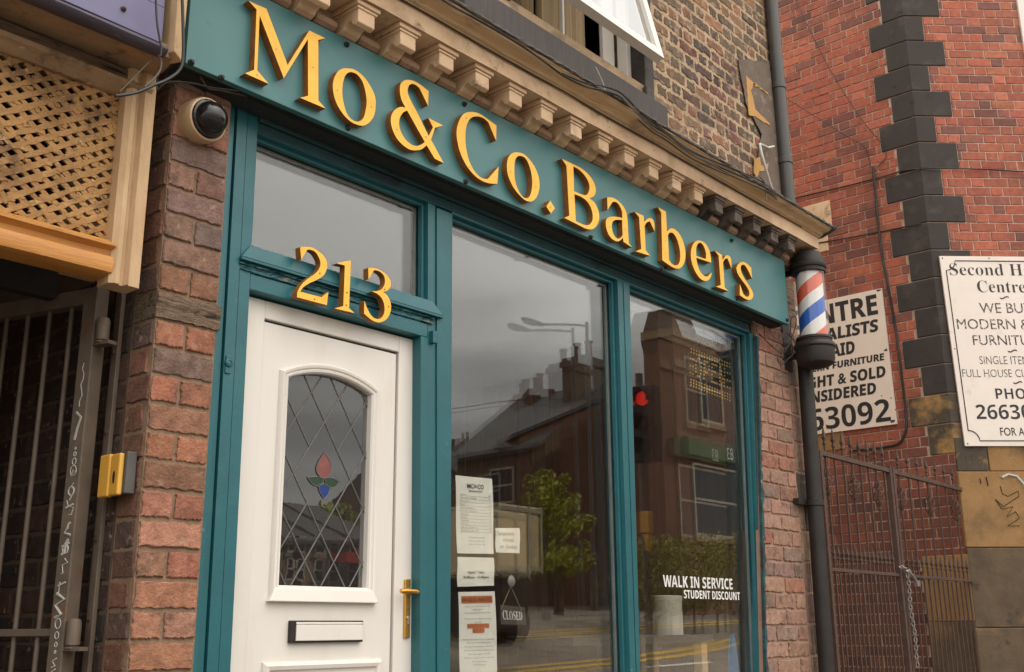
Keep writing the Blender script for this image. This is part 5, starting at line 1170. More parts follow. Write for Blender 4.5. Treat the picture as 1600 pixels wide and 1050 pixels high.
for v, s_, wd in ((.835, 'We are looking for an', .66), (.80, 'experienced', .26), (.765, 'barbers to work in our barber shop', .72), (.70, 'Must be able to do all types of haircuts', .72), (.665, 'and styles', .2), (.628, 'Full time or part', .52), (.575, 'time work', .26), (.48, 'If you have more than 3 years of experience', .86), (.445, 'then we can also offer training', .64), (.405, 'The wage also depending on experience', .78), (.365, 'If you are interested, then please call', .8), (.325, 'the manager on 07', .6), (.285, '(Must have right to work in the UK)', .8), (.245, 'Mo & Co. Barbers', .4), (.21, '213 Road', .3)):
    wr(b, W4, s_, .5, v, .016, wd, None, -.004)
on(p4, b, 'printed_text', GREYINK)
# hanging CLOSED board with suction cup
cq = q4([(781, 945), (820, 949), (822, 975), (783, 974)], .14); Fc = bilin(cq)
cl = thing('closed_sign', tuple(Fc(.5, .5, 0)), 'small brown CLOSED board hung on string from a suction cup inside the window', 'sign')
b = MB(); b.prism([Fc(u, v, -.006) for u, v in ((0, -.05), (1, -.05), (1, 1), (0, 1))], [Fc(u, v, .0) for u, v in ((0, -.05), (1, -.05), (1, 1), (0, 1))]); b.build('board', mat('brown_board', (.070, .054, .042), rough=.75), cl)
b = MB(); v_, f_ = text_geo('CLOSED', 'serif', -.004); xs = [p[0] for p in v_]; o0 = b.addv([Fc(.08+(p[0]-min(xs))/(max(xs)-min(xs))*.78, .22+p[1]/.69*.5, .0015) for p in v_])
for q in f_: b.face([o0+i for i in q])
b.build('lettering', WVINYL, cl)
sc_ = at(799.5, 908, .115); b = MB(); b.lathe([(.0, .012), (.012, .011), (.024, .004), (.028, 0), (.022, -.006), (.008, -.012), (.008, -.022), (0, -.023)], sc_, (0, -1, 0), 24); b.build('suction_cup', mat('clear_rubber', (.30, .29, .28), rough=.25), cl, smooth=50)
b = MB(); s0 = at(798, 916, .13)
for tp in (at(783, 952, .137), at(815, 954, .137)): b.tube([s0, tp], .0022, 5)
b.build('string', mat('jute_string', (.36, .25, .14), rough=.9), cl)
# vinyl lettering on the right-hand pane
YV = .0565
vl = MB()
def vy(s, xl, yl_, xr_, yr_, cap_px, style):
    a_, b_ = at(xl, yl_, YV), at(xr_, yr_, YV); c_ = at(xl, yl_-cap_px, YV); n_ = Vector(b_)-Vector(a_)
    vv, f = text_geo(s, style, .006); xs = [p[0] for p in vv]; x0, x1 = min(xs), max(xs); chh = max(p[1] for p in vv); h = c_[2]-a_[2]
    o0 = vl.addv([tuple(Vector(a_)+n_*((p[0]-x0)/(x1-x0))+Vector((0, 0, p[1]/chh*h))) for p in vv])
    for q in f: vl.face([o0+i for i in q])
vy('WALK IN SERVICE', 1036.5, 916.4, 1145, 920.9, 18.2, 'sansbold'); vy('STUDENT DISCOUNT', 1069, 934.6, 1156.5, 937.6, 13.2, 'sansbold')
o = vl.build('window_lettering', WVINYL, None); tag(o, 'white WALK IN SERVICE STUDENT DISCOUNT lettering stuck on the right window', 'lettering')
# LED sign
lq = q4([(1075.7, 540), (1143.5, 566), (1143.5, 631), (1074, 604)], .30); Fl = bilin(lq)
led = thing('led_sign', tuple(Fl(.5, .5, 0)), 'black dotted OPEN sign hanging inside the right window', 'sign')
b = MB(); b.prism([Fl(u, v, -.03) for u, v in ((0, 0), (1, 0), (1, 1), (0, 1))], [Fl(u, v, 0) for u, v in ((0, 0), (1, 0), (1, 1), (0, 1))]); b.build('panel', mat('led_panel_black', (.012, .010, .010), rough=.5), led)
GL = {'O': ['0110', '1001', '1001', '1001', '1001', '0110'], 'P': ['1110', '1001', '1001', '1110', '1000', '1000'], 'E': ['1111', '1000', '1110', '1000', '1000', '1111'], 'N': ['1001', '1101', '1101', '1011', '1011', '1001']}
b = MB()
def dot(u, v): b.lathe([(.0068, 0), (.0055, .003), (0, .004)], Fl(u, v, .0005), (0, -1, 0), 6)
for i in range(16):
    u = .06+.88*i/15
    for v in (.94, .86): dot(u, v)
    for v in (.06, .13, .20): dot(u+.01, v)
for j in range(7):
    v = .27+.52*j/6
    for u in (.05, .105, .89, .95): dot(u, v) if j % 2 else None
for k, chh in enumerate('OPEN'):
    for r_, row in enumerate(GL[chh]):
        for c_, bit in enumerate(row):
            if bit == '1': dot(.17+k*.18+c_*.037, .77-r_*.085)
b.build('led_dots', LEDGLOW, led)
b = MB()
for u in (.1, .9): b.tube([Fl(u, 1, -.01), tuple(Vector(Fl(u, 1, -.01))+Vector((0, 0, .5)))], .002, 4)
b.build('hanging_wire', CABLE, led)
# white conduit with a loop near the right jamb
cdp = [(1141, 523), (1138, 518), (1139, 530), (1143, 560), (1148, 640), (1153, 700), (1157, 740), (1160, 830)]
o = MB(); o.tube([at(x, y, .22) for x, y in cdp], .010, 8); tag(o.build('conduit', CABLEW, None, smooth=60), 'pale bent conduit running down inside the right window jamb', 'pipe')
# lamp head, shelf, bottle, towel
lh = thing('wall_lamp', tuple(at(1120, 650, .9)), 'white cone shaded lamp inside the right window below the dotted sign', 'lamp')
c_ = at(1120, 655, .9); b = MB(); b.lathe([(.05, .10), (.055, .10), (.10, -.10), (.095, -.10)], c_, (0, 0, 1), 24); b.build('shade', mat('lamp_shade_white', (.5, .45, .38), rough=.6), lh, smooth=40)
b = MB(); b.lathe([(.03, -.10), (.05, -.12), (.05, -.2), (.045, -.3), (.0, -.3)], c_, (0, 0, 1), 20); b.build('body', BLACKM, lh, smooth=40)
sh0, sh1 = at(998, 990, .16), at(1114, 991, .16); zsf = sh1[2]
tbl = thing('window_table', (sh0[0], .45, .13), 'dark topped table with pale wooden leg inside the right window', 'table')
b = MB(); b.box(sh0[0]-.6, sh1[0], .16, .62, zsf-.05, zsf); b.build('table_top', mat('dark_worktop', (.03, .024, .02), (.06, .05, .042), rough=.35, scale=30), tbl, bevel=.004)
for yy in (.205, .56):
    b = MB(); lx = at(1096, 1010, .175)[0]+.03; b.box(lx-.03, lx+.035, yy-.03, yy+.03, .13, zsf-.051); b.build('leg', mat('pale_wood', (.55, .36, .20), (.45, .28, .14), rough=.6, stretch=(6, 6, .6)), tbl, bevel=.003)
bc_ = at(1045, 985, .28); bh = at(1045, 931, .28)[2]-zsf
bo_ = thing('white_canister', (bc_[0], .28, zsf), 'tall white cylindrical canister on the table inside the right window', 'canister')
b = MB(); rr_ = (at(1062, 960, .28)[0]-at(1028, 960, .28)[0])/2*.72; b.lathe([(0, 0), (rr_, 0), (rr_, bh-.03)], (bc_[0], .28, zsf), (0, 0, 1), 28); b.build('body', mat('canister_white', (.62, .58, .50), rough=.4), bo_, smooth=40)
b = MB(); b.lathe([(rr_*1.03, bh-.03), (rr_*1.03, bh-.004), (rr_*.98, bh), (0, bh)], (bc_[0], .28, zsf), (0, 0, 1), 28); b.build('lid', mat('canister_lid', (.70, .66, .58), rough=.4), bo_, smooth=40)
# towel draped over a hook
tw = MB(); tp = at(1146, 990, .16); rings = []
for j in range(16):
    v = j/15; wd_ = .02+.20*v**.8; z = tp[2]-.62*v; ring = []
    for i in range(17):
        a_ = i/16; ring.append((tp[0]+.06*v*-.6+(a_-.5)*wd_*1.1, .18-.02*math.sin(a_*math.pi*5+v*2)*v-.02, z+.03*math.sin(a_*9)*v))
    ring += [(x, y+.02, z) for x, y, z in ring[::-1]]; rings.append(ring)
tw.loft(rings); o = tw.build('towel', TOWEL, None, smooth=60); tag(o, 'blue towel hanging on a hook inside the right window', 'towel')

# ================================================================== CABLES
def cable(pts, r, mm, label, n=6, sub=4):
    P_ = [Vector(p) for p in pts]; out_ = []
    for i in range(len(P_)-1):
        p0, p1_, p2_, p3_ = P_[max(i-1, 0)], P_[i], P_[i+1], P_[min(i+2, len(P_)-1)]
        for k in range(sub):
            t = k/sub; out_.append(.5*((2*p1_)+(p2_-p0)*t+(2*p0-5*p1_+4*p2_-p3_)*t*t+(3*p1_-p0-3*p2_+p3_)*t**3))
    out_.append(P_[-1]); b = MB(); b.tube(out_, r, n); o = b.build('cable', mm, None, smooth=60); tag(o, label, 'cable'); return o
def A(L_, Y): return [at(x, y, Y) for x, y in L_]
cable(A([(243, -20), (245, 30), (249, 58), (252, 75), (251, 88)], -.29), .004, CABLE, 'thin black cable dropping down the purple fascia')
cable(A([(284, -20), (286, 40), (286, 90), (280, 110), (262, 124), (238, 134), (215, 144), (195, 148), (180, 150)], -.30), .006, CABLE, 'thick black cable looping from the end board to the lattice')
cable(A([(247, 86), (252, 96), (250, 110), (240, 124), (226, 136)], -.28), .004, CABLEB, 'brown cable hanging in a short loop under the purple fascia corner')
cable(A([(240, 90), (222, 108), (205, 126), (187, 143)], -.22), .0025, CABLEB, 'thin brown string stretched across the soffit corner')
cable(A([(252, 88), (250, 105), (246, 122), (246, 140), (252, 134), (266, 128), (300, 130), (330, 137), (372, 142)], -.14), .004, CABLE, 'thin black cable running above the dome camera')
cable(A([(312, 118), (318, 128), (326, 138), (345, 141), (385, 150)], -.10), .004, CABLEB, 'brown twin cable under the left end of the fascia')
zc = lambda x, y: (720+x/4.706, y/4.706)
top1 = [(640, -34), (700, 5), (752, 34), (800, 62), (845, 92), (880, 118), (915, 135), (944, 142), (970, 152), (995, 175), (1016, 193), (1040, 208), (1075, 235), (1110, 254), (1150, 272), (1190, 290), (1212, 305)]
cable(A(top1, -.445), .006, CABLE, 'black cable along the top of the cornice')
cable(A([(x+3, y+5+2*math.sin(x*.05)) for x, y in top1[8:]], -.447), .005, CABLEB, 'brown cable sagging beside the black one on the cornice')
cable(A([(x-1, y-5+2.5*math.sin(x*.031)) for x, y in top1[5:]], -.43), .005, CABLE, 'slack black cable highest along the cornice top')
cable(A([(x+2, y+9+3*math.sin(x*.02)) for x, y in top1[9:]], -.446), .0045, CABLE, 'thin black cable lowest of the cornice bundle')
cable(A([(931, 105), (938, 120), (944, 134), (946, 143)], -.10), .003, CABLEW, 'thin white cable dropping from the upper window sill')
cable(A([(1187, 276), (1194, 285), (1197, 298), (1197, 313)], -.44), .004, CABLEB, 'short brown cable end hanging over the cornice crown')
edge = [(xx, -.325, 3.9835+zsh(xx)) for xx in [2.2+.3*i for i in range(16)]]
cable([(x, y-.002, z+rnd.uniform(-.004, .004)) for x, y, z in edge], .0045, CABLE, 'black wire clipped along the cream cornice band')
pr_ = thing('vent_pipe', tuple(at(1187, 228, -.04)), 'thin white overflow pipe leaning out beside the downpipe', 'pipe')
b = MB(); b.tube(A([(1209, 229), (1200, 231), (1192, 227), (1187, 225)], -.05)+A([(1190, 240), (1197, 265), (1205, 292), (1212, 312)], -.10), .010, 8); b.build('pipe', CABLEW, pr_, smooth=60)
pole_w = [(1186, 520), (1205, 540), (1222, 552), (1232, 540), (1240, 520), (1244, 505), (1243, 495), (1236, 498), (1235, 520), (1228, 530), (1223, 528), (1225, 521), (1234, 524), (1243, 538), (1240, 552), (1230, 562), (1221, 570), (1215, 562), (1217, 552), (1226, 545), (1236, 538)]
cable(A(pole_w, -.14), .0035, CABLE, 'tangled thin cable coiled beside the barber pole')
cable(A([(1176, 502), (1190, 512), (1212, 528), (1228, 536)], -.10), .003, CABLEB, 'thin brown cable running under the fascia to the barber pole')
def LW(L_, w_=.02): return [lw(*lwpix(x, y), w_) for x, y in L_]
cable(LW([(1225, 315), (1275, 303), (1330, 290), (1380, 277), (1412, 268)])+[cw(*chpix(x, y), .03) for x, y in ((1446, 265), (1520, 266), (1600, 270))], .007, CABLE, 'black cable running level round the red brick corner')
cable(LW([(1222, 390), (1300, 377), (1350, 368), (1392, 360), (1440, 350)], .02), .007, CABLE, 'black cable crossing the side wall below the painted stone')
cable(LW([(1366, 262), (1372, 330), (1380, 400), (1388, 440), (1402, 520), (1412, 600), (1418, 660), (1414, 682), (1398, 697), (1330, 705)], .03), .013, CABLE, 'thick black cable running down the red side wall past the cream board')
cable([at(1245, -20, 1.2), lw(*lwpix(1252, 10), .1), lw(*lwpix(1300, 110), .08), lw(*lwpix(1350, 190), .05), lw(*lwpix(1386, 237), .02), lw(*lwpix(1372, 262), .02)], .004, CABLE, 'overhead wire coming down steeply to the quoins')
cable([lw(*lwpix(1215, 148), .3), lw(*lwpix(1260, 175), .2), lw(*lwpix(1320, 212), .08), lw(*lwpix(1352, 231), .02), lw(*lwpix(1362, 262), .02)], .004, CABLE, 'overhead wire slanting gently across the red side wall')

# ================================================================== THE STREET BEHIND THE CAMERA (what the glass mirrors)
def rf(px, py, q): p = at(px, py, q); return Vector((p[0], .12-q, p[2]))
def gz(x, y):
    if y > -4.7: return 0.
    d = -4.7-y; z = .185*min(d, 7.3)+.05*max(0, d-7.3)
    return z+.028*max(0, min(x-10, 30))*min(1, d/6)
def sheetmesh(name, xs, ys, dz, m, dropf=None):
    b = MB(); o0 = b.addv([(x, y, gz(x, y)+dz) for y in ys for x in xs]); n = len(xs)
    for j in range(len(ys)-1):
        for i in range(n-1): b.face((o0+j*n+i, o0+j*n+i+1, o0+(j+1)*n+i+1, o0+(j+1)*n+i))
    return kind(b.build(name, m, None, smooth=60), 'structure')
xs_ = [-150, -80, -40, -20, -10, -5, 0, 5, 8]+[10+1.5*i for i in range(21)]+[50, 60, 80, 120, 200]
ys_ = [200, 60, 20, 5, 0, -2, -4.69]+[-5-.5*i for i in range(20)]+[-16, -18, -22, -28, -40, -70, -120, -200]
sheetmesh('ground', xs_, ys_, -.012, PAVE)
sheetmesh('road', [x for x in xs_ if -81 < x < 121], [-4.9-.5*i for i in range(13)], .0, ROAD)
def strip(name, ctr, wd, m, dz):
    b = MB(); A_, B_ = [], []
    for i, p in enumerate(ctr):
        t = (Vector(ctr[min(i+1, len(ctr)-1)])-Vector(ctr[max(i-1, 0)])).normalized(); n_ = Vector((-t.y, t.x))
        A_.append((p[0]+n_.x*wd/2, p[1]+n_.y*wd/2)); B_.append((p[0]-n_.x*wd/2, p[1]-n_.y*wd/2))
    o0 = b.addv([(x, y, gz(x, y)+dz) for x, y in A_]+[(x, y, gz(x, y)+dz) for x, y in B_]); n = len(ctr)
    for i in range(n-1): b.face((o0+i, o0+i+1, o0+n+i+1, o0+n+i))
    return kind(b.build(name, m, None), 'structure')
# side street climbing away between the houses, near kerb and far kerb
strip('side_street', [(20.2, -10.6-.8*i) for i in range(40)], 5.6, ROAD, .002)
for yy in (-4.82,):
    b = MB(); b.box(-40, 70, yy-.07, yy+.07, -.3, .005); kind(b.build('kerb', PAVE, None, bevel=.01), 'structure')
for yy, nm_ in ((-5.25, 1), (-5.45, 1), (-10.55, 1), (-10.35, 1)): strip('yellow_line', [(8+.5*i, yy-.0) for i in range(80)], .09, YLINE, .006)
for k in range(2):
    pts = [(12.8+.32*i+k*.0, -7.9+.55*math.sin(i*.09-.6)-.06*i+.28*k) for i in range(30)]; strip('yellow_line', pts, .12, YLINE, .009)
for i in range(9): strip('white_line', [(9+4*i+.3*j, -7.7) for j in range(7)], .10, WLINE, .0075)

def windows(par, spots, fmap, mf=SHOPW, blind=True):
    for u, v, wd, hh in spots:
        b = MB()
        for a in ((0, wd, 0, .07), (0, wd, hh-.07, hh), (0, .07, .07, hh-.07), (wd-.07, wd, .07, hh-.07), (.07, wd-.07, hh*.5-.03, hh*.5+.03)):
            P0 = [(a[0], a[2]), (a[1], a[2]), (a[1], a[3]), (a[0], a[3])]
            b.prism([fmap(u+x, v+z, -.05) for x, z in P0], [fmap(u+x, v+z, .05) for x, z in P0])
        o = b.build('window', mf, par)
        b = MB(); b.prism([fmap(u+x, v+z, -.04) for x, z in ((.07, .07), (wd-.07, .07), (wd-.07, hh-.07), (.07, hh-.07))], [fmap(u+x, v+z, .015) for x, z in ((.07, .07), (wd-.07, .07), (wd-.07, hh-.07), (.07, hh-.07))]); b.build('pane', BLACKG, o)
        b = MB(); P0 = [(-.1, -.14), (wd+.1, -.14), (wd+.1, -.01), (-.1, -.01)]; b.prism([fmap(u+x, v+z, -.05) for x, z in P0], [fmap(u+x, v+z, .09) for x, z in P0]); b.build('sill', HSTONE, o)
OBR = mat('street_brick', (.17, .085, .056), (.12, .062, .042), rough=.9, scale=6, bump=.5, bscale=30, dirt=[((.05, .035, .028), 1.3, .52, .7)])
OBR2 = mat('brown_street_brick', (.13, .085, .055), (.10, .064, .042), rough=.9, scale=6, bump=.5, bscale=30, dirt=[((.04, .03, .024), 1.1, .5, .7)])
def house(name, label, cat, x0, x1, y0, y1, zb, ze, zr, ridge, mw, group=None, chim=(), wins=None):
    t = thing(name, ((x0+x1)/2, (y0+y1)/2, zb), label, cat, group)
    b = MB()
    if ridge == 'y': b.prism([(x0, y0, zb), (x1, y0, zb), (x1, y0, ze), ((x0+x1)/2, y0, zr), (x0, y0, ze)], [(x0, y1, zb), (x1, y1, zb), (x1, y1, ze), ((x0+x1)/2, y1, zr), (x0, y1, ze)])
    else: b.prism([(x0, y0, zb), (x0, y1, zb), (x0, y1, ze), (x0, (y0+y1)/2, zr), (x0, y0, ze)], [(x1, y0, zb), (x1, y1, zb), (x1, y1, ze), (x1, (y0+y1)/2, zr), (x1, y0, ze)])
    b.build('wall', mw, t)
    b = MB()
    if ridge == 'y':
        xm_ = (x0+x1)/2
        for a in (x0-.25, x1+.25):
            s_ = (zr-ze)/(xm_-x0); za = zr-s_*abs(a-xm_)
            b.hexa([(a, y0-.05, za+.02), (xm_, y0-.05, zr+.02), (xm_, y1+.05, zr+.02), (a, y1+.05, za+.02), (a, y0-.05, za+.14), (xm_, y0-.05, zr+.14), (xm_, y1+.05, zr+.14), (a, y1+.05, za+.14)])
    else:
        ym_ = (y0+y1)/2
        for a in (y0-.25, y1+.25):
            s_ = (zr-ze)/(ym_-y0); za = zr-s_*abs(a-ym_)
            b.hexa([(x0-.05, a, za+.02), (x1+.05, a, za+.02), (x1+.05, ym_, zr+.02), (x0-.05, ym_, zr+.02), (x0-.05, a, za+.14), (x1+.05, a, za+.14), (x1+.05, ym_, zr+.14), (x0-.05, ym_, zr+.14)])
    rf_ = b.build('roof', SLATE, t)
    for cx_, cy_, cw_, cl_, zc0, zc1 in chim:
        b = MB(); b.box(cx_-cw_/2, cx_+cw_/2, cy_-cl_/2, cy_+cl_/2, zc0, zc1); b.box(cx_-cw_/2-.06, cx_+cw_/2+.06, cy_-cl_/2-.06, cy_+cl_/2+.06, zc1-.3, zc1-.12); ch_ = b.build('chimney', mw, rf_)
        for k in range(2):
            b = MB(); b.lathe([(.14, 0), (.12, .05), (.11, .5), (.14, .52), (.14, .58), (.08, .58)], (cx_, cy_-cl_/4+k*cl_/2, zc1), (0, 0, 1), 12); b.build('chimney_pot', OBR, ch_)
    if wins:
        for fm_, spots in wins: windows(t, spots, fm_)
    return t
# tall gabled end house
ge, ga_ = rf(852, 690, 16.5), rf(945, 604, 16.5)
hwid = ga_.x-ge.x; GX0, GX1 = ge.x, ge.x+2*hwid; gY = .12-16.5
house('gabled_house', 'tall dark brick house with a plain gable end and stout chimney opposite the shop', 'house', GX0, GX1, gY-3.6, gY, 1.6, ge.z, ga_.z, 'y', OBR2,
      chim=[(ga_.x-.45, gY-.5, 1.1, .9, ga_.z-.8, ga_.z+.9)],
      wins=[(lambda u, v, w_: (GX0-w_, gY-u, v), [(1.2, 3.2, 1.1, 1.6), (1.2, 5.0, 1.0, 1.1)])])
# terrace running on behind it
TD = Vector((.64, -.77, 0)); TN = Vector((.77, .64, 0)); TP = Vector((24.3, -17.2, 0))
for i in range(4):
    c_ = TP+TD*(4.3*i+2.1)+TN*2.9; zt_i = 8.2+.14*i
    h_ = house('terraced_house', ['first', 'second', 'third', 'farthest'][i]+' brick terraced house up the side street behind the gabled house', 'house', c_.x-2.9, c_.x+2.9, c_.y-2.13, c_.y+2.13, 1.6, zt_i-1.25, zt_i, 'y', OBR, 'terraced houses up the side street',
          chim=[(c_.x-1.6, c_.y-1.5, .9, 1.2, zt_i-1.3, zt_i+[.9, .6, .8, .6][i])], wins=[(lambda u, v, w_, c_=c_: (c_.x-2.9-w_, c_.y+2.1-u, v), [(.7, 3.0, 1.0, 1.5), (2.6, 3.0, 1.0, 1.5), (.7, 5.4, .9, 1.2), (2.6, 5.4, .9, 1.2)])])
    h_.rotation_euler = (0, 0, R(39.7))
# chimneyed roofs far to the left of the reflection
for i, (pxa, pxb, pe, pr_2, q) in enumerate(((716, 800, 742, 712, 46), (640, 716, 770, 742, 50))):
    a_, b_, r_ = rf(pxa, pe, q), rf(pxb, pe, q), rf((pxa+pxb)/2, pr_2, q)
    house('distant_house', ['long slate roofed house far up the hill with two chimney stacks', 'lower slate roofed house far up the hill beyond the others'][i], 'house', a_.x, b_.x, .12-q-8, .12-q, 3, a_.z, r_.z+.8, 'x', OBR, 'distant houses',
          chim=[(a_.x+1.2, -q-3.5, 2.0, .9, r_.z-1, r_.z+1.5), (b_.x-1, -q-3.5, 2.0, .9, r_.z-1, r_.z+1.7)])
# parapet block with the green shopfront
qb = 11.6; BY = .12-qb; L0 = rf(1056, 640, qb); Rt = rf(1140, 531, qb); top = rf(1080, 521, qb).z
blk = thing('corner_shop', (L0.x+6, BY-5, 1.9), 'tall brown brick shop block with parapet chimney and green number 83 fascia opposite', 'shop')
fp = [(L0.x, BY), (L0.x+26, BY), (L0.x+26, BY-4.6), (L0.x+6.2, BY-4.6), (L0.x, BY-.95)]
b = MB(); b.prism([(x, y, 1.3) for x, y in fp], [(x, y, top-.25) for x, y in fp]); b.build('wall', OBR, blk)
fp = [(L0.x-.03, BY+.05), (L0.x+26.1, BY+.05), (L0.x+26.1, BY-4.7), (L0.x+6.1, BY-4.7), (L0.x-.03, BY-1.0)]
b = MB(); b.prism([(x, y, top-.25) for x, y in fp], [(x, y, top) for x, y in fp]); b.box(L0.x-.05, L0.x+26, BY, BY+.08, top-1.1, top-.9); b.build('coping', HSTONE, blk)
ct_ = rf(1062, 505, qb).z; b = MB(); b.prism([(L0.x-.05, BY-.9, top), (L0.x+1.25, BY-.9, top), (L0.x+1.25, BY+.03, top), (L0.x-.05, BY+.03, top)], [(L0.x+.1, BY-.8, ct_+.4), (L0.x+.9, BY-.8, ct_+.4), (L0.x+.9, BY, ct_+.4), (L0.x+.1, BY, ct_+.4)]); b.build('chimney', OBR2, blk)
gt, gbz = rf(1130, 697, qb).z, rf(1130, 724, qb).z
b = MB(); b.box(L0.x+.2, L0.x+25.8, BY+.01, BY+.22, gbz, gt); of = b.build('shop_fascia', GREENF, blk, bevel=.02)
n8 = rf(1122, 719, qb-.25); b = MB(); v_, f_ = text_geo('83', None); hgt = (gt-gbz)*.7
o0 = b.addv([(n8.x+.9-p[0]*hgt*1.1, BY+.228, gbz+(gt-gbz)*.15+p[1]*hgt/.7) for p in v_])
for q in f_: b.face([o0+i for i in q])
b.build('shop_number', WVINYL, of)
sx_ = [L0.x+.6, L0.x+3.6, L0.x+6.6, L0.x+9.6, L0.x+12.6, L0.x+15.6]
windows(blk, [(x, rf(1100, 838, qb).z, 2.7, gbz-.15-rf(1100, 838, qb).z) for x in sx_], lambda u, v, w_: (u, BY+.02+w_, v))
windows(blk, [(x+.6, rf(1120, 665, qb).z, 1.2, 1.9) for x in sx_], lambda u, v, w_: (u, BY+.02+w_, v), SHOPW)
# stone houses straight across, far up the hill (door glass)
qh = 27
for i, (pxa, pxb) in enumerate(((446, 500), (501, 548), (549, 600), (400, 445))):
    a_, b_, r_ = rf(pxa, 845, qh), rf(pxb, 845, qh), rf((pxa+pxb)/2, 822, qh)
    h_ = house('stone_house', ['stone terraced house with two white dormer windows', 'stone terraced house with three narrow white windows', 'stone terraced house with the red shop awning', 'stone terraced house at the low end of the row'][i], 'house', a_.x, b_.x-.02, .12-qh-8, .12-qh, 2.2, a_.z, r_.z+1.0, 'x', HSTONE, 'stone houses across the road',
          wins=[(lambda u, v, w_, a_=a_: (a_.x+u, .12-qh+w_, v), [(.4, 3.0, .5, .8), (1.3, 3.0, .5, .8), (.4, 4.05-.1, .5, .6), (1.3, 4.05-.1, .5, .6)])])
    if i == 0:
        for k in range(2):
            dz_ = rf(462+k*16, 835, qh-1.5); b = MB(); b.box(dz_.x-.35, dz_.x+.35, .12-qh-2.5, .12-qh-.6, a_.z+.1, a_.z+.95); d_ = b.build('dormer', WHITE, h_)
            b = MB(); b.box(dz_.x-.27, dz_.x+.27, .12-qh-.62, .12-qh-.58, a_.z+.2, a_.z+.85); b.build('dormer_pane', BLACKG, d_)
    if i == 2:
        c_ = rf(562, 874, qh-.8); b = MB(); b.box(c_.x-.9, c_.x+.9, c_.y-.5, c_.y+.4, c_.z-.15, c_.z+.2); b.build('awning', mat('red_awning', (.5, .02, .02), rough=.6), h_)
# lamp post
q = 13.4; hd, el_ = rf(828, 503, q), rf(917, 509, q); bz_ = gz(el_.x, el_.y)
lpz = thing('street_lamp', (el_.x, el_.y, bz_), 'grey street lamp with a long level arm standing on the far pavement', 'street lamp')
b = MB(); b.tube([(el_.x, el_.y, bz_), (el_.x, el_.y, bz_+1.4), (el_.x, el_.y, bz_+1.45), (el_.x, el_.y, el_.z+.1)], [.10, .10, .06, .045], 12); b.build('column', LAMPM, lpz)
b = MB(); b.tube([(el_.x, el_.y, el_.z), (el_.x-.8, el_.y, el_.z*.68+hd.z*.32), (hd.x+.45, el_.y, hd.z+.03)], .032, 8); b.build('arm', LAMPM, lpz)
b = MB(); b.loft([[(hd.x+x_, el_.y+s_*wv, hd.z+z_) for s_, z_ in ((-1, -.01), (1, -.01), (1, .06), (-1, .06))] for x_, wv in ((.50, .04), (.25, .09), (-.1, .10), (-.28, .05))]); b.build('lantern', LAMPM, lpz)
b = MB(); b.loft([[(hd.x+x_, el_.y+s_*wv, hd.z+z_) for s_, z_ in ((-1, -.06), (1, -.06), (1, -.011), (-1, -.011))] for x_, wv in ((.2, .05), (-.05, .07), (-.22, .04))]); b.build('lens', LAMPH, lpz)
# traffic signal on the near kerb
q = 4.5; r1 = rf(1003, 622, q); sp_ = (rf(1003, 622, q).z-rf(1003, 660, q).z)
tlx = r1.x; tly = r1.y; tls = thing('traffic_signal', (tlx, tly, 0), 'black traffic signal showing red on a kerbside pole with yellow push box', 'traffic light')
b = MB(); b.tube([(tlx+.22, tly-.18, 0), (tlx+.22, tly-.18, r1.z+.4)], .055, 12); b.build('pole', LAMPM, tls)
fdir = Vector((-1, .12, 0)).normalized(); sdir_ = Vector((-fdir.y, fdir.x, 0))
b = MB(); hw_ = .17; cz_ = r1.z-sp_
def tb_(f0, f1, s0, s1, z0, z1): b.hexa([tuple(Vector((tlx, tly, z))+fdir*f+sdir_*s_) for z in (z0, z1) for f, s_ in ((f0, s0), (f1, s0), (f1, s1), (f0, s1))])
tb_(-.22, -.02, -hw_, hw_, cz_-sp_*1.55, cz_+sp_*1.55); b.build('housing', BLACKM, tls, bevel=.02)
for k, mm in enumerate((REDL, DULLA, DULLG)):
    cc_ = Vector((tlx, tly, r1.z-sp_*k)); b = MB(); b.lathe([(.10, -.015), (.09, .0), (.05, .02), (0, .025)], cc_, fdir, 20); b.build('lamp', mm, tls)
    b = MB(); rg_ = []
    for f in (-.02, .20): rg_.append([cc_+fdir*(f if abs(a) < 1.2 else min(f, .12))+sdir_*(.125*math.sin(a))+Vector((0, 0, .125*math.cos(a))) for a in [-2+.2*i for i in range(21)]]+[cc_+fdir*(f if abs(a) < 1.2 else min(f, .12))+sdir_*(.118*math.sin(a))+Vector((0, 0, .118*math.cos(a))) for a in [2-.2*i for i in range(21)]])
    b.loft(rg_); b.build('visor', BLACKM, tls)
yb_ = rf(1016, 830, q); b = MB(); b.box(yb_.x-.05, yb_.x+.05, tly-.12, tly+.02, yb_.z-.02, yb_.z+.26); b.prism([(yb_.x-.03, tly-.06, yb_.z-.25), (yb_.x+.04, tly-.06, yb_.z-.25), (yb_.x+.04, tly-.01, yb_.z-.25), (yb_.x-.03, tly-.01, yb_.z-.25)], [(yb_.x-.06, tly-.08, yb_.z-.04), (yb_.x+.06, tly-.08, yb_.z-.04), (yb_.x+.06, tly, yb_.z-.04), (yb_.x-.06, tly, yb_.z-.04)]); b.build('push_box', YBOX, tls, bevel=.01)
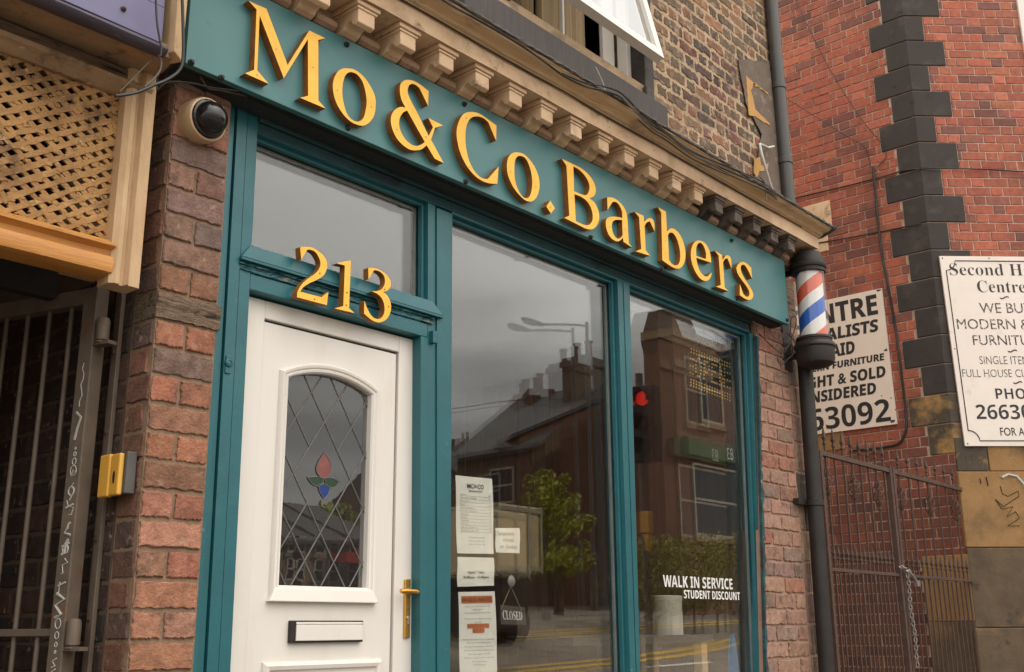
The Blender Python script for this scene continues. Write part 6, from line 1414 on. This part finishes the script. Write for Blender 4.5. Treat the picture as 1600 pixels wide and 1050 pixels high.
# lorry
q = 9.6; a_, b2 = rf(774, 785, q), rf(847, 897, q); vz = gz(b2.x, b2.y)
lo = thing('box_lorry', ((a_.x+b2.x)/2, b2.y, vz), 'pale cream box lorry seen from behind across the road', 'lorry')
y1_ = .12-q; y0_ = y1_-2.3
b = MB(); b.box(a_.x, b2.x, y0_, y1_, b2.z, a_.z); b.build('box_body', VANW, lo, bevel=.04)
b = MB()
for x_ in (b2.x-.06, b2.x-.40, a_.x+.02): b.box(x_, x_+.05, y1_, y1_+.035, b2.z, a_.z)
b.box(a_.x, b2.x, y1_, y1_+.03, a_.z-.12, a_.z-.04); b.box(a_.x, b2.x, y1_, y1_+.03, b2.z+.04, b2.z+.12); b.build('body_rail', SHOPW, lo)
cab0 = y0_-.08; pr1 = [(cab0, vz+.5), (cab0, vz+2.0), (cab0-.9, vz+2.0), (cab0-1.3, vz+1.3), (cab0-1.35, vz+.5)]
b = MB(); b.prism([(a_.x+.1, y, z) for y, z in pr1], [(b2.x-.1, y, z) for y, z in pr1]); b.build('cab', mat('dark_cab_paint', (.05, .05, .055), rough=.3), lo, bevel=.05)
for y_ in (y1_-.7, cab0-.6):
    for x_ in (a_.x+.12, b2.x-.12): b = MB(); b.lathe([(.2, -.12), (.40, -.12), (.42, -.08), (.42, .08), (.40, .12), (.2, .12)], (x_, y_, vz+.42), (1, 0, 0), 20); b.build('wheel', RUBBER, lo)
b = MB(); b.box(a_.x+.3, b2.x-.3, cab0-.9, y1_-.1, vz+.35, b2.z+.01); b.build('chassis', BLACKM, lo)
# trees and hedge
def tree(name, label, base, hgt, rad, nleaf, cat='tree', trunk=.12, sq=1., group=None, lm=LEAF, ls=.13):
    t = thing(name, tuple(base), label, cat, group); B = Vector(base)
    b = MB(); limbs = []
    b.tube([B, B+Vector((.05, 0, hgt*.35)), B+Vector((0, .05, hgt*.7))], [trunk, trunk*.7, trunk*.25], 8)
    for k in range(9):
        a = k*2.4; z0_ = hgt*(.25+.05*k); e_ = B+Vector((math.cos(a)*rad*.75, math.sin(a)*rad*.75, z0_+hgt*.22)); b.tube([B+Vector((.02, .02, z0_)), (B+Vector((0, 0, z0_))).lerp(e_, .5)+Vector((0, 0, .1)), e_], [trunk*.35, trunk*.2, trunk*.06], 5); limbs.append(e_)
    b.build('trunk', BARK, t)
    b = MB(); cl_ = []
    for k in range(34):
        a = rnd.uniform(0, 6.28); rr_ = rad*math.sqrt(rnd.random()); zz_ = rnd.uniform(.28, 1.0); f = math.sqrt(max(0.05, 1-((zz_-.58)/.46)**2)); cl_.append((B+Vector((math.cos(a)*rr_*f, math.sin(a)*rr_*f, hgt*zz_)), rad*rnd.uniform(.16, .34)))
    for k in range(nleaf):
        c, r_ = rnd.choice(cl_); v = Vector((rnd.gauss(0, 1), rnd.gauss(0, 1), rnd.gauss(0, 1))).normalized()*r_*rnd.uniform(.5, 1.05); p = c+v
        n_ = (v+Vector((rnd.gauss(0, .5), rnd.gauss(0, .5), rnd.gauss(0, .5)))).normalized()*1; u_ = n_.orthogonal().normalized(); w_ = n_.cross(u_); s_ = ls*rnd.uniform(.6, 1.3)
        b.cur = (1, 1, 1); b.face([b.addv([p-u_*s_*.5]), b.addv([p+w_*s_*.3+n_*.02]), b.addv([p+u_*s_*.6]), b.addv([p-w_*s_*.3+n_*.02])])
    b.build('crown', lm, t, fixn=False); return t
q = 12.3; tb0, tt = rf(872, 900, q), rf(872, 742, q)
tree('street_tree', 'young yellow-green leafy tree on the far pavement by the street lamp', (tb0.x, tb0.y, gz(tb0.x, tb0.y)), tt.z-gz(tb0.x, tb0.y), (rf(908, 820, q).x-rf(846, 820, q).x)/2, 4200)
q = 36; tb0, tt, te = rf(528, 870, q), rf(526, 796, q), rf(556, 850, q)
tree('distant_tree', 'dark green rounded tree behind the stone houses', (tb0.x, tb0.y, 3), tt.z-3, te.x-tb0.x+.4, 3000, ls=.3, trunk=.25)
for k in range(5):
    q = 9.8; b0, t0 = rf(1008+36*k, 893, q), rf(1008+36*k, 852-4*(k % 2), q)
    tree('hedge_shrub', ['first', 'second', 'third', 'fourth', 'fifth'][k]+' yellow-green shrub along from the traffic signal on the far kerb', (b0.x, b0.y, gz(b0.x, b0.y)-.1), t0.z-gz(b0.x, b0.y)+.15, .85, 900, 'shrub', .04, group='shrubs on the far kerb', lm=LEAFH, ls=.10)
# overhead wire across the street
b0 = rf(700, 640, 13); cable([rf(640, 645, 16), rf(720, 637, 15), rf(800, 626, 14), rf(900, 624, 13.5), rf(960, 626, 13.4)], .012, CABLE, 'overhead wire strung across the street to the lamp post')
